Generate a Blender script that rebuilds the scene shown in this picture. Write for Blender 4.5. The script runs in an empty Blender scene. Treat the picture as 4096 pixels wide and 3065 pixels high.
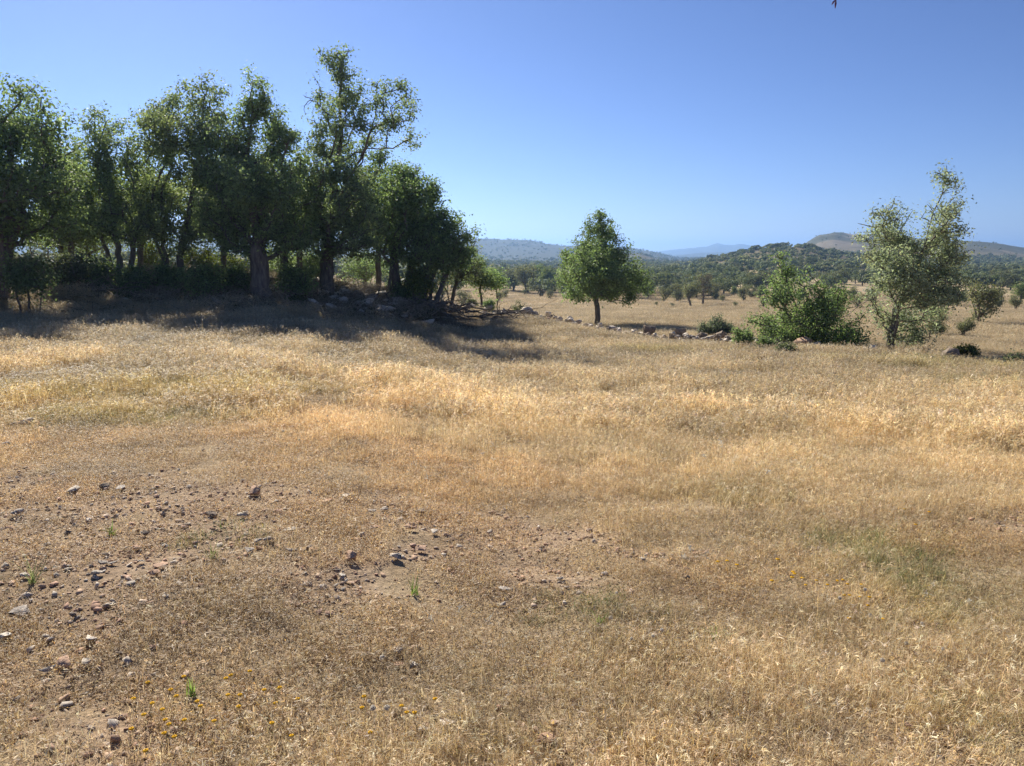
import bpy, math
import numpy as np
from mathutils import Vector

# =====================================================================
# camera, sky, sun, exposure
# =====================================================================
SC = bpy.context.scene
COL = SC.collection
F = 768.0                      # focal length in pixels of a 1024 wide frame
PITCH = math.radians(9.46)
CAMZ = 1.6
cam_d = bpy.data.cameras.new('camera')
cam_d.sensor_width = 36.0
cam_d.lens = 36.0 * F / 1024.0
cam_d.clip_start = 0.05
cam_d.clip_end = 30000.0
cam = bpy.data.objects.new('camera', cam_d)
cam.location = (0, 0, CAMZ)
cam.rotation_euler = (math.radians(90) - PITCH, 0, 0)
COL.objects.link(cam)
SC.camera = cam

SUN_EL = math.radians(33)
SUN_AZ = math.radians(-26)     # measured from +Y (view direction), negative = to the left
world = bpy.data.worlds.new('World')
SC.world = world
world.use_nodes = True
wn = world.node_tree.nodes
wl = world.node_tree.links
sky = wn.new('ShaderNodeTexSky')
sky.sky_type = 'NISHITA'
sky.sun_disc = False
sky.sun_elevation = SUN_EL
sky.sun_rotation = SUN_AZ
sky.altitude = 2200
sky.air_density = 1.0
sky.dust_density = 0.8
sky.ozone_density = 6.5
vs = wn.new('ShaderNodeVectorMath'); vs.operation = 'SCALE'; vs.inputs['Scale'].default_value = 0.078
gm = wn.new('ShaderNodeGamma'); gm.inputs['Gamma'].default_value = 1.2
tn = wn.new('ShaderNodeVectorMath'); tn.operation = 'MULTIPLY'; tn.inputs[1].default_value = (11.5, 9.5, 9.9)
wl.new(sky.outputs[0], vs.inputs[0])
wl.new(vs.outputs[0], gm.inputs['Color'])
wl.new(gm.outputs[0], tn.inputs[0])
wl.new(tn.outputs[0], wn['Background'].inputs[0])
wn['Background'].inputs[1].default_value = 0.088

sun_d = bpy.data.lights.new('sun', 'SUN')
sun_d.energy = 5.0
sun_d.angle = math.radians(0.53)
sun_d.color = (1.0, 0.94, 0.84)
sun = bpy.data.objects.new('sun', sun_d)
sd = Vector((math.sin(SUN_AZ) * math.cos(SUN_EL), math.cos(SUN_AZ) * math.cos(SUN_EL), math.sin(SUN_EL)))
sun.rotation_euler = sd.to_track_quat('Z', 'Y').to_euler()
COL.objects.link(sun)

SC.view_settings.view_transform = 'Standard'
SC.view_settings.look = 'None'
SC.view_settings.gamma = 1.0
SC.view_settings.use_curve_mapping = False
SC.view_settings.exposure = 0.80
SC.render.engine = 'CYCLES'
SC.cycles.max_bounces = 6
SC.cycles.diffuse_bounces = 3
SC.cycles.glossy_bounces = 1
SC.cycles.transmission_bounces = 3
SC.cycles.volume_bounces = 0
SC.cycles.transparent_max_bounces = 4
SC.cycles.use_denoising = True
SC.cycles.sample_clamp_indirect = 2.0
SC.cycles.sample_clamp_direct = 6.0

# =====================================================================
# small maths helpers
# =====================================================================
rng = np.random.default_rng(7)
CP, SP = math.cos(PITCH), math.sin(PITCH)


def hash2(ix, iy, seed):
    n = (ix.astype(np.int64) * 374761393 + iy.astype(np.int64) * 668265263 + seed * 1442695041) & 0xffffffff
    n = ((n ^ (n >> 13)) * 1274126177) & 0xffffffff
    n = (n ^ (n >> 16)) & 0xffffffff
    return n / 4294967295.0


def vnoise(x, y, seed=0):
    x = np.asarray(x, float); y = np.asarray(y, float)
    ix = np.floor(x); iy = np.floor(y)
    fx = x - ix; fy = y - iy
    fx = fx * fx * (3 - 2 * fx); fy = fy * fy * (3 - 2 * fy)
    a = hash2(ix, iy, seed); b = hash2(ix + 1, iy, seed)
    c = hash2(ix, iy + 1, seed); d = hash2(ix + 1, iy + 1, seed)
    return (a * (1 - fx) + b * fx) * (1 - fy) + (c * (1 - fx) + d * fx) * fy


def fbm(x, y, seed=0, o=4):
    s = 0; a = 0.5; t = 0
    for i in range(o):
        s = s + a * vnoise(x * 2 ** i, y * 2 ** i, seed + i * 17)
        t += a
        a *= 0.5
    return s / t


def sstep(a, b, x):
    t = np.clip((x - a) / (b - a), 0, 1)
    return t * t * (3 - 2 * t)


def ray(px, py):
    """world direction (y component 1) of the view ray through a point of the 1024 x 766 frame"""
    u = (np.asarray(px, float) - 512) / F
    v = (383 - np.asarray(py, float)) / F
    dy = CP + v * SP
    dz = -SP + v * CP
    return u / dy, dz / dy


def project(x, y, z):
    zz = z - CAMZ
    dep = y * CP - zz * SP
    up = y * SP + zz * CP
    dep = np.where(dep > 0.05, dep, 0.05)
    return 512 + F * x / dep, 383 - F * up / dep


# =====================================================================
# terrain height
# =====================================================================
def ridge(px, prof):
    xs, ys = zip(*prof)
    return np.interp(px, xs, ys)


RIDGES = [  # distance, half width, crest line
    (470, 150, [(-400, 290), (560, 290), (600, 287), (640, 281), (680, 269), (720, 259), (750, 251.5), (780, 248), (800, 248.5), (830, 254), (860, 260), (900, 265), (960, 271), (1024, 273), (1300, 275)]),
    (1150, 330, [(-500, 259), (500, 264), (740, 263), (775, 259), (792, 253.5), (806, 243), (818, 236), (833, 233.5), (850, 235), (870, 235), (890, 236), (930, 240), (950, 241), (975, 242), (1000, 245), (1024, 249), (1080, 253), (1300, 258)]),
    (1000, 200, [(-500, 268), (540, 268), (575, 263), (600, 258), (625, 253), (640, 253), (655, 258), (668, 263), (690, 269), (900, 272)]),
    (1900, 450, [(-500, 236), (0, 236), (200, 237), (350, 235), (430, 238), (480, 240), (510, 240.5), (540, 242), (570, 246), (600, 247.5), (625, 248), (650, 252), (680, 259), (700, 264), (900, 266)]),
    (3400, 450, [(300, 262), (640, 261), (680, 256), (700, 254), (725, 253), (760, 258), (900, 262)]),
    (5300, 800, [(-500, 255), (400, 256), (600, 258), (650, 254), (665, 252), (690, 248.5), (705, 247), (717, 244), (724, 246), (732, 246.5), (740, 245.5), (750, 247), (770, 252), (850, 256), (1100, 257)]),
]


def height(x, y):
    x = np.asarray(x, float); y = np.asarray(y, float)
    r = np.hypot(x, y)
    yy = np.maximum(y, 0.35 * r)
    a = x / np.maximum(yy, 0.3)
    a = np.clip(a, -1.5, 1.5) * sstep(1.0, 5.0, r)
    rightness = sstep(-0.34, 0.04, a)
    k = 0.017 + 0.036 * rightness
    ys = np.where(y > -10, y, -10)
    f = np.where(ys < 75, ys, 75 + 45 * (1 - np.exp(-(np.maximum(ys, 75) - 75) / 45)))
    z = -k * f
    # bank under the left trees
    t = np.clip((x + 26) / 29.0, 0, 1)
    cy = 29.5 + 2.5 * t + np.clip(-x - 12, 0, 40) * -0.15
    hgt = 1.25 * (1 - t) + 0.6 * sstep(5.0, 0.5, x)
    wy = np.where(y < cy, 5.6, 5.0)
    bank = hgt * np.exp(-((y - cy) / wy) ** 2)
    z = z + bank
    z = z + 0.55 * (fbm(x / 2.1, y / 2.1, 5, 3) - 0.5) * np.clip(bank, 0, 1)
    # undulation
    z = z + 0.10 * (fbm(x / 5.0, y / 2.4, 11, 2) - 0.5) * sstep(1.5, 6, r)
    z = z + 0.055 * (fbm(x / 0.8, y / 0.55, 12, 3) - 0.5) * sstep(40, 12, r)
    z = z + 0.7 * (fbm(x / 40, y / 30, 13, 3) - 0.5) * sstep(45, 110, r)
    # hills
    px = 512 + 778.6 * x / np.maximum(y, 1.0)
    front = sstep(0, 60, y)
    for i, (D, w, prof) in enumerate(RIDGES):
        py = ridge(px, prof)
        dx_, dz_ = ray(px, py)
        top = CAMZ + dz_ * D
        rough = (fbm(x / (D * 0.05), y / (D * 0.05), 30 + i, 5) - 0.5) * D * 0.008
        prof_h = (top - z + rough) * np.exp(-((y - D) / w) ** 2)
        z = z + np.maximum(prof_h, 0) * front
    return z


def ground_at(px, py, lo=1.0, hi=900.0):
    """where the view ray through a frame point meets the ground"""
    dx, dz = ray(px, py)
    ys = np.exp(np.linspace(math.log(lo), math.log(hi), 700))
    h = height(dx * ys, ys)
    s = CAMZ + dz * ys - h
    i = np.argmax(s < 0)
    if s[i] >= 0:
        i = len(ys) - 1
    if i > 0:
        t = s[i - 1] / (s[i - 1] - s[i] + 1e-9)
        yv = ys[i - 1] + (ys[i] - ys[i - 1]) * min(max(t, 0), 1)
    else:
        yv = ys[0]
    return np.array([dx * yv, yv, float(height(dx * yv, yv))])


def at_depth(px, D):
    dx, _ = ray(px, 300)
    x = float(dx) * D
    return np.array([x, D, float(height(x, D))])


# =====================================================================
# mesh helpers
# =====================================================================
def new_mesh(name, verts, faces, mats, col=None, mat_index=None, smooth=False):
    """faces: (n,3) or (n,4) int array, or a list of such arrays"""
    me = bpy.data.meshes.new(name)
    verts = np.asarray(verts, np.float32)
    if not isinstance(faces, list):
        faces = [faces]
    faces = [np.asarray(f, np.int32) for f in faces if len(f)]
    me.vertices.add(len(verts))
    me.vertices.foreach_set('co', verts.ravel())
    loops = np.concatenate([f.ravel() for f in faces])
    tot = np.concatenate([np.full(len(f), f.shape[1], np.int32) for f in faces])
    start = np.concatenate([[0], np.cumsum(tot)[:-1]]).astype(np.int32)
    me.loops.add(len(loops))
    me.loops.foreach_set('vertex_index', loops)
    me.polygons.add(len(tot))
    me.polygons.foreach_set('loop_start', start)
    me.polygons.foreach_set('loop_total', tot)
    if smooth:
        me.polygons.foreach_set('use_smooth', np.ones(len(tot), bool))
    for m in (mats if isinstance(mats, (list, tuple)) else [mats]):
        me.materials.append(m)
    if mat_index is not None:
        me.polygons.foreach_set('material_index', np.asarray(mat_index, np.int32))
    if col is not None:
        at = me.attributes.new('col', 'FLOAT_COLOR', 'POINT')
        c = np.ones((len(verts), 4), np.float32)
        c[:, :3] = col
        at.data.foreach_set('color', c.ravel())
    me.update(calc_edges=True)
    return me


def link(name, data, parent=None, loc=(0, 0, 0), rot=(0, 0, 0), scale=(1, 1, 1)):
    o = bpy.data.objects.new(name, data)
    COL.objects.link(o)
    if parent is not None:
        o.parent = parent
    o.location = loc
    o.rotation_euler = rot
    o.scale = scale
    return o


def tag(o, label=None, cat=None, group=None, kind=None):
    if label: o['label'] = label
    if cat: o['category'] = cat
    if group: o['group'] = group
    if kind: o['kind'] = kind
    return o


class Build:
    """collects vertex/face/colour arrays"""
    def __init__(self):
        self.v, self.q, self.t, self.c, self.n = [], [], [], [], 0

    def add(self, v, f, c):
        v = np.asarray(v, float).reshape(-1, 3)
        f = np.asarray(f)
        c = np.broadcast_to(np.asarray(c, float), (len(v), 3))
        self.v.append(v); self.c.append(c)
        (self.q if f.shape[1] == 4 else self.t).append(f + self.n)
        self.n += len(v)

    def mesh(self, name, mats, smooth=False):
        fs = []
        if self.q: fs.append(np.concatenate(self.q))
        if self.t: fs.append(np.concatenate(self.t))
        return new_mesh(name, np.concatenate(self.v), fs, mats, np.concatenate(self.c), smooth=smooth)


# =====================================================================
# materials
# =====================================================================
def nodes(name):
    m = bpy.data.materials.new(name)
    m.use_nodes = True
    nt = m.node_tree
    nt.nodes.clear()
    out = nt.nodes.new('ShaderNodeOutputMaterial')
    return m, nt, out


def attr(nt, name, inst=False):
    a = nt.nodes.new('ShaderNodeAttribute')
    a.attribute_name = name
    if inst: a.attribute_type = 'INSTANCER'
    return a


def mul(nt, a, b, fac=1.0):
    m = nt.nodes.new('ShaderNodeMix')
    m.data_type = 'RGBA'; m.blend_type = 'MULTIPLY'
    m.inputs[0].default_value = fac
    nt.links.new(a, m.inputs[6])
    if isinstance(b, tuple): m.inputs[7].default_value = b
    else: nt.links.new(b, m.inputs[7])
    return m.outputs[2]


def leaf_material(name, trans=0.35, inst=False, rough=0.6, spec=0.25, tcol=(1.25, 1.15, 0.6)):
    m, nt, out = nodes(name)
    c = attr(nt, 'col').outputs['Color']
    if inst:
        c = mul(nt, c, attr(nt, 'tint', True).outputs['Color'])
    p = nt.nodes.new('ShaderNodeBsdfPrincipled')
    p.inputs['Roughness'].default_value = rough
    p.inputs['Specular IOR Level'].default_value = spec
    nt.links.new(c, p.inputs['Base Color'])
    t = nt.nodes.new('ShaderNodeBsdfTranslucent')
    nt.links.new(mul(nt, c, (*tcol, 1)), t.inputs[0])
    mx = nt.nodes.new('ShaderNodeMixShader')
    mx.inputs[0].default_value = trans
    nt.links.new(p.outputs[0], mx.inputs[1])
    nt.links.new(t.outputs[0], mx.inputs[2])
    nt.links.new(mx.outputs[0], out.inputs[0])
    return m


def rough_material(name, base, dark, scale=8.0, bump=0.4, dist=0.02, use_col=False, stretch=(1, 1, 1), inst=False, detail=6, lo=0.3, hi=0.7):
    m, nt, out = nodes(name)
    tc = nt.nodes.new('ShaderNodeTexCoord')
    mp = nt.nodes.new('ShaderNodeMapping')
    mp.inputs['Scale'].default_value = stretch
    nt.links.new(tc.outputs['Object'], mp.inputs[0])
    n = nt.nodes.new('ShaderNodeTexNoise')
    n.inputs['Scale'].default_value = scale
    n.inputs['Detail'].default_value = detail
    n.inputs['Roughness'].default_value = 0.65
    nt.links.new(mp.outputs[0], n.inputs[0])
    r = nt.nodes.new('ShaderNodeMapRange')
    r.inputs[1].default_value = lo; r.inputs[2].default_value = hi
    nt.links.new(n.outputs['Fac'], r.inputs[0])
    mx = nt.nodes.new('ShaderNodeMix'); mx.data_type = 'RGBA'
    nt.links.new(r.outputs[0], mx.inputs[0])
    mx.inputs[6].default_value = (*dark, 1); mx.inputs[7].default_value = (*base, 1)
    c = mx.outputs[2]
    if use_col: c = mul(nt, c, attr(nt, 'col').outputs['Color'])
    if inst: c = mul(nt, c, attr(nt, 'tint', True).outputs['Color'])
    p = nt.nodes.new('ShaderNodeBsdfPrincipled')
    p.inputs['Roughness'].default_value = 0.95
    p.inputs['Specular IOR Level'].default_value = 0.15
    nt.links.new(c, p.inputs['Base Color'])
    b = nt.nodes.new('ShaderNodeBump')
    b.inputs['Strength'].default_value = bump
    b.inputs['Distance'].default_value = dist
    nt.links.new(n.outputs['Fac'], b.inputs['Height'])
    nt.links.new(b.outputs[0], p.inputs['Normal'])
    nt.links.new(p.outputs[0], out.inputs[0])
    return m


M_grass = leaf_material('dry_grass', 0.42, True, 0.55, 0.2, (1.05, 1.0, 0.85))
M_leaf = leaf_material('oak_leaf', 0.5, False, 0.6, 0.2, (1.15, 1.2, .75))
M_leaf_far = leaf_material('far_leaf', 0.35, False, 0.7, 0.1)
M_leaf_inst = leaf_material('far_leaf_scattered', 0.35, True, 0.7, 0.1)
M_bark = rough_material('bark', (0.24, 0.20, 0.165), (0.07, 0.058, 0.05), 9, 0.9, 0.03, stretch=(1, 1, 0.25))
M_bark_grey = rough_material('grey_bark', (0.22, 0.19, 0.16), (0.08, 0.065, 0.055), 9, 0.9, 0.02, stretch=(1, 1, 0.3))
M_deadwood = rough_material('dead_wood', (0.26, 0.22, 0.18), (0.09, 0.075, 0.06), 14, 0.6, 0.01, stretch=(1, 1, 0.3))
M_stone_grey = rough_material('grey_stone', (0.62, 0.54, 0.45), (0.40, 0.34, 0.27), 5, 0.7, 0.03, use_col=True)
M_stone_pale = rough_material('pale_stone', (0.76, 0.67, 0.55), (0.56, 0.48, 0.38), 7, 0.6, 0.02, use_col=True)
M_stone_red = rough_material('red_stone', (0.60, 0.41, 0.28), (0.42, 0.27, 0.18), 7, 0.6, 0.02, use_col=True)
M_stone_dark = rough_material('dark_stone', (0.38, 0.30, 0.23), (0.19, 0.15, 0.115), 6, 0.7, 0.03, use_col=True)
M_gravel = rough_material('gravel', (1, 1, 1), (0.6, 0.58, 0.56), 30, 0.5, 0.005, use_col=True, inst=True)
M_yellow = rough_material('yellow_petals', (0.75, 0.43, 0.02), (0.55, 0.27, 0.01), 500, 0.5, 0.002)
M_stem = rough_material('flower_stem', (0.20, 0.19, 0.08), (0.12, 0.12, 0.05), 60, 0.1, 0.001)
M_twig = rough_material('purple_twig', (0.16, 0.07, 0.12), (0.07, 0.03, 0.06), 60, 0.3, 0.002)


def ground_material():
    m, nt, out = nodes('soil_and_dry_grass')
    L = nt.links
    geo = nt.nodes.new('ShaderNodeNewGeometry')
    c = attr(nt, 'col').outputs['Color']

    def noise(scale, detail=5, rough=0.6, st=(1, 1, 1)):
        mp = nt.nodes.new('ShaderNodeMapping')
        mp.inputs['Scale'].default_value = st
        L.new(geo.outputs['Position'], mp.inputs[0])
        n = nt.nodes.new('ShaderNodeTexNoise')
        n.inputs['Scale'].default_value = scale
        n.inputs['Detail'].default_value = detail
        n.inputs['Roughness'].default_value = rough
        L.new(mp.outputs[0], n.inputs[0])
        return n.outputs['Fac']

    def ramp(fac, a, b, lo=0.35, hi=0.65):
        r = nt.nodes.new('ShaderNodeMapRange')
        r.inputs[1].default_value = lo; r.inputs[2].default_value = hi
        L.new(fac, r.inputs[0])
        mx = nt.nodes.new('ShaderNodeMix'); mx.data_type = 'RGBA'
        L.new(r.outputs[0], mx.inputs[0])
        mx.inputs[6].default_value = (*a, 1); mx.inputs[7].default_value = (*b, 1)
        return mx.outputs[2]
    n1 = noise(28, 8, 0.75)
    n2 = noise(2.2, 5, 0.6)
    n3 = noise(0.22, 6, 0.6, (0.5, 1.4, 1))
    c = mul(nt, c, ramp(n1, (0.62, 0.60, 0.58), (1.22, 1.2, 1.17)))
    c = mul(nt, c, ramp(n2, (0.80, 0.77, 0.74), (1.12, 1.12, 1.1)))
    c = mul(nt, c, ramp(n3, (0.86, 0.84, 0.8), (1.08, 1.08, 1.08)))
    p = nt.nodes.new('ShaderNodeBsdfPrincipled')
    p.inputs['Roughness'].default_value = 1.0
    p.inputs['Specular IOR Level'].default_value = 0.05
    L.new(c, p.inputs['Base Color'])
    b = nt.nodes.new('ShaderNodeBump')
    b.inputs['Strength'].default_value = 0.8
    b.inputs['Distance'].default_value = 0.025
    L.new(n1, b.inputs['Height'])
    b2 = nt.nodes.new('ShaderNodeBump')
    b2.inputs['Strength'].default_value = 0.5
    b2.inputs['Distance'].default_value = 0.12
    L.new(n2, b2.inputs['Height'])
    L.new(b.outputs[0], b2.inputs['Normal'])
    L.new(b2.outputs[0], p.inputs['Normal'])
    L.new(p.outputs[0], out.inputs[0])
    return m


M_ground = ground_material()


# =====================================================================
# zones of the field (all in world coordinates, seeded from frame points)
# =====================================================================
def spot(px, py):
    return ground_at(px, py)[:2]


def blob_mask(x, y, spots):
    """soft elliptical patches lying on the ground: (px, py, half width m, half depth m)"""
    m = np.zeros_like(np.asarray(x, float))
    for px, py, rx, ry in spots:
        cx, cy = spot(px, py)
        d = np.hypot((x - cx) / rx, (y - cy) / ry)
        m = np.maximum(m, sstep(1.25, 0.6, d))
    return m


BARE = [(70, 525, 1.6, .75), (190, 540, 1.6, .7), (300, 545, 1.5, .75), (410, 545, 1.4, .7), (500, 535, 0.9, .5), (330, 500, 1.8, .45),
        (20, 580, .9, .6), (60, 620, .6, .45), (30, 665, .5, .35), (90, 680, .35, .25), (110, 745, .42, .17), (210, 755, .12, .06), (545, 750, .28, .10),
        (60, 490, 1.6, .5)]
BROWN = [(60, 450, 3.0, 2.2), (180, 470, 3.0, 1.8), (330, 470, 2.6, 1.4), (30, 520, 2.0, 1.5), (250, 520, 2.5, 1.3), (150, 600, 1.8, .9), (420, 500, 1.5, .9),
         (150, 400, 3.5, 2.0), (700, 600, 1.2, .4), (1000, 540, .7, .6)]
GREEN = [(170, 390, 2.2, 1.0), (20, 395, 1.2, 0.9), (120, 415, 1.6, .6), (940, 590, .45, .35), (900, 565, .5, .25), (960, 620, .4, .22), (860, 545, .45, .2),
         (1010, 730, .25, .15), (890, 365, 2.0, .8), (960, 372, 1.8, .7), (1000, 390, 1.5, 1.0), (650, 355, 3.0, .5), (215, 550, .3, .2), (730, 500, .5, .2), (600, 620, .3, .15)]


def zone(x, y):
    """bare, brown, green masks and the field edge mask (1 inside the near field)"""
    n = fbm(x / 0.5, y / 0.5, 51, 3)
    n2 = fbm(x / 0.22, y / 0.22, 53, 2)
    bare = np.clip(blob_mask(x, y, BARE) * 1.15 + (n - 0.62) * 2.6 + (n2 - .5) * 1.6, 0, 1)
    near_noise = sstep(0.64, 0.74, n) * sstep(14, 6, y) * 0.6
    bare = np.maximum(bare * (blob_mask(x, y, BARE) > 0.02), near_noise)
    brown = np.clip(blob_mask(x, y, BROWN) * 1.1 * (0.5 + n), 0, 1)
    green = np.clip(blob_mask(x, y, GREEN) * (0.35 + 1.1 * n2), 0, 1)
    edge_y = np.interp(x, [-40, -3, 0.9, 4, 7.9, 10.5, 11.5, 14, 30], [33, 33, 33, 31, 26.5, 22, 17, 14.5, 13])
    infield = sstep(1.0, -0.6, y - edge_y + 1.6 * (fbm(x / 2, y / 2, 8, 2) - .5))
    return bare, brown, green, infield


# =====================================================================
# ground sheet (polar grid, split in near ground and hills)
# =====================================================================
def polar_sheet(name, r0, r1, nr, label):
    a_fine = np.radians(np.linspace(-38, 38, 560))
    a_back = np.radians(np.linspace(38, 322, 120)[1:])
    ang = np.concatenate([a_fine, a_back])
    rr = np.exp(np.linspace(math.log(r0), math.log(r1), nr))
    A, R = np.meshgrid(ang, rr)
    X = np.sin(A) * R; Y = np.cos(A) * R
    Z = height(X, Y)
    na = len(ang)
    v = np.stack([X.ravel(), Y.ravel(), Z.ravel()], 1)
    i, j = np.meshgrid(np.arange(nr - 1), np.arange(na - 1), indexing='ij')
    a = (i * na + j).ravel()
    q = np.stack([a, a + 1, a + na + 1, a + na], 1)
    if r0 < 1:
        q = np.concatenate([q])
    x, y = X.ravel(), Y.ravel()
    bare, brown, green, infield = zone(x, y)
    r = np.hypot(x, y)
    soil = np.array([0.52, 0.395, 0.28])
    litter = np.array([0.50, 0.395, 0.265])
    far = np.array([0.50, 0.41, 0.265])
    c = litter[None] * (1 - bare[:, None]) + soil[None] * bare[:, None]
    c = c * (1 - 0.15 * brown[:, None])
    t = sstep(9, 40, r)[:, None]
    c = c * (1 - t) + far[None] * t
    big = fbm(x / 25, y / 9, 71, 4)[:, None]
    pale = np.array([0.50, 0.40, 0.26])
    c = c * (1 - t * sstep(.45, .7, big)) + pale[None] * t * sstep(.45, .7, big)
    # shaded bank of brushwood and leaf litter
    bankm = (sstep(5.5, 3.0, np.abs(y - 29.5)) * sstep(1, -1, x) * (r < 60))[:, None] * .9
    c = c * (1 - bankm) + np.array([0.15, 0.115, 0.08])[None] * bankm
    # hillsides: bare brown soil, rock and dry scrub
    h = sstep(300, 420, r)[:, None]
    hn = fbm(x / 45, y / 45, 81, 5)[:, None]
    hc = np.array([0.24, 0.195, 0.125])[None] * (1 - hn) + np.array([0.15, 0.15, 0.09])[None] * hn
    c = c * (1 - h) + hc * h
    v_ = sstep(750, 1000, y)[:, None]
    pxv = 512 + 778.6 * x / np.maximum(y, 1.0)
    wooded = np.where((pxv < 745) | (y > 1550), .50, .14)
    sc = sstep(0.46, 0.58, fbm(x / 30, y / 60, 91, 6) + wooded)[:, None]
    vc = np.array([0.31, 0.275, 0.215])[None] * (1 - sc) + np.array([0.105, 0.115, 0.075])[None] * sc
    c = c * (1 - v_) + vc * v_
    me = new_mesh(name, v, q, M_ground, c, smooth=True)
    o = link(name, me)
    return tag(o, kind='structure')


polar_sheet('ground', 0.45, 330, 560, 'ground')
polar_sheet('hills', 330, 2700, 260, 'hills')
polar_sheet('mountains', 2700, 9000, 110, 'mountains')
# small disc closing the hole under the camera
aa = np.linspace(0, 2 * math.pi, 33)[:-1]
dv = np.array([[0, 0, float(height(0, 0))]] + [[math.sin(t) * .47, math.cos(t) * .47, float(height(math.sin(t) * .45, math.cos(t) * .45))] for t in aa])
df = np.array([[0, 1 + (k + 1) % 32, 1 + k] for k in range(32)])
tag(link('ground_underfoot', new_mesh('ground_underfoot', dv, df[:, ::-1], M_ground, (0.33, 0.22, 0.14))), kind='structure')


# =====================================================================
# scattering (geometry nodes) for what nobody could count
# =====================================================================
def scatter(name, pts, rot, scl, idx, tint, protos, label, cat):
    me = bpy.data.meshes.new(name)
    n = len(pts)
    me.vertices.add(n)
    me.vertices.foreach_set('co', np.asarray(pts, np.float32).ravel())
    a = me.attributes.new('rot', 'FLOAT_VECTOR', 'POINT'); a.data.foreach_set('vector', np.asarray(rot, np.float32).ravel())
    a = me.attributes.new('scl', 'FLOAT_VECTOR', 'POINT'); a.data.foreach_set('vector', np.asarray(scl, np.float32).ravel())
    a = me.attributes.new('idx', 'INT', 'POINT'); a.data.foreach_set('value', np.asarray(idx, np.int32))
    t4 = np.ones((n, 4), np.float32); t4[:, :3] = tint
    a = me.attributes.new('tint', 'FLOAT_COLOR', 'POINT'); a.data.foreach_set('color', t4.ravel())
    src = bpy.data.collections.new(name + '_pieces')
    for k, p in enumerate(protos):
        src.objects.link(bpy.data.objects.new('%s_piece_%02d' % (name, k), p))
    ng = bpy.data.node_groups.new(name, 'GeometryNodeTree')
    ng.interface.new_socket('Geometry', in_out='INPUT', socket_type='NodeSocketGeometry')
    ng.interface.new_socket('Geometry', in_out='OUTPUT', socket_type='NodeSocketGeometry')
    N, L = ng.nodes, ng.links
    gi = N.new('NodeGroupInput'); go = N.new('NodeGroupOutput')
    ci = N.new('GeometryNodeCollectionInfo')
    ci.inputs['Collection'].default_value = src
    ci.inputs['Separate Children'].default_value = True
    ci.inputs['Reset Children'].default_value = True
    ip = N.new('GeometryNodeInstanceOnPoints')
    ip.inputs['Pick Instance'].default_value = True

    def na(nm, ty):
        x = N.new('GeometryNodeInputNamedAttribute'); x.data_type = ty
        x.inputs['Name'].default_value = nm
        return x.outputs['Attribute']
    L.new(gi.outputs[0], ip.inputs['Points'])
    L.new(ci.outputs[0], ip.inputs['Instance'])
    L.new(na('idx', 'INT'), ip.inputs['Instance Index'])
    L.new(na('rot', 'FLOAT_VECTOR'), ip.inputs['Rotation'])
    L.new(na('scl', 'FLOAT_VECTOR'), ip.inputs['Scale'])
    L.new(ip.outputs[0], go.inputs[0])
    o = link(name, me)
    md = o.modifiers.new('scatter', 'NODES'); md.node_group = ng
    return tag(o, label, cat, kind='stuff')


def ribbons(B, base, head, lean, curv, length, width, K, col, taper=0.8, twist=None, roll=None):
    """many bent ribbons in one go; every argument is an array over the ribbons"""
    n = len(head)
    t = np.linspace(0, 1, K + 1)
    ang = lean[:, None] + curv[:, None] * t[None]
    hd = head[:, None] + (0 if twist is None else twist[:, None] * t[None])
    seg = length[:, None] / K
    dx = np.sin(ang) * np.cos(hd) * seg; dy = np.sin(ang) * np.sin(hd) * seg; dz = np.cos(ang) * seg
    P = np.zeros((n, K + 1, 3))
    P[:, 1:, 0] = np.cumsum(dx[:, :-1], 1); P[:, 1:, 1] = np.cumsum(dy[:, :-1], 1); P[:, 1:, 2] = np.cumsum(dz[:, :-1], 1)
    P += base[:, None, :]
    r = rng.normal(0, .5, n) if roll is None else roll
    sx, sy, sz = -np.sin(head) * np.cos(r), np.cos(head) * np.cos(r), np.sin(r) * .7
    S = np.stack([sx, sy, sz], 1)[:, None, :] * (width[:, None] * (1 - taper * t[None]) * 0.5)[:, :, None]
    V = np.stack([P - S, P + S], 2).reshape(n, -1, 3)
    k = np.arange(K)
    q = np.stack([2 * k, 2 * k + 1, 2 * k + 3, 2 * k + 2], 1)
    Fq = (q[None] + (np.arange(n) * 2 * (K + 1))[:, None, None]).reshape(-1, 4)
    C = np.repeat(np.asarray(col, float), 2 * (K + 1), 0)
    B.add(V.reshape(-1, 3), Fq, C)
    return P


STRAW = np.array([[.66, .53, .31], [.60, .46, .25], [.54, .40, .20], [.71, .60, .40], [.44, .32, .17], [.62, .50, .29]])
LITTER = np.array([[.50, .37, .21], [.60, .45, .23], [.38, .26, .15], [.30, .22, .14], [.56, .45, .28], [.64, .45, .17], [.60, .51, .36]])
GREENS = np.array([[.17, .23, .08], [.22, .27, .10], [.14, .19, .08], [.33, .34, .16]])


def pick(pal, n, j=0.14):
    c = pal[rng.integers(0, len(pal), n)]
    return c * (1 + rng.normal(0, j, (n, 1))) * (1 + rng.normal(0, .03, (n, 3)))


def disc(n, R, sq=False):
    if sq:
        return np.stack([rng.uniform(-R, R, n), rng.uniform(-R, R, n), np.zeros(n)], 1)
    a = rng.uniform(0, 2 * np.pi, n); r = R * np.sqrt(rng.uniform(0, 1, n))
    return np.stack([r * np.cos(a), r * np.sin(a), np.zeros(n)], 1)


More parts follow.
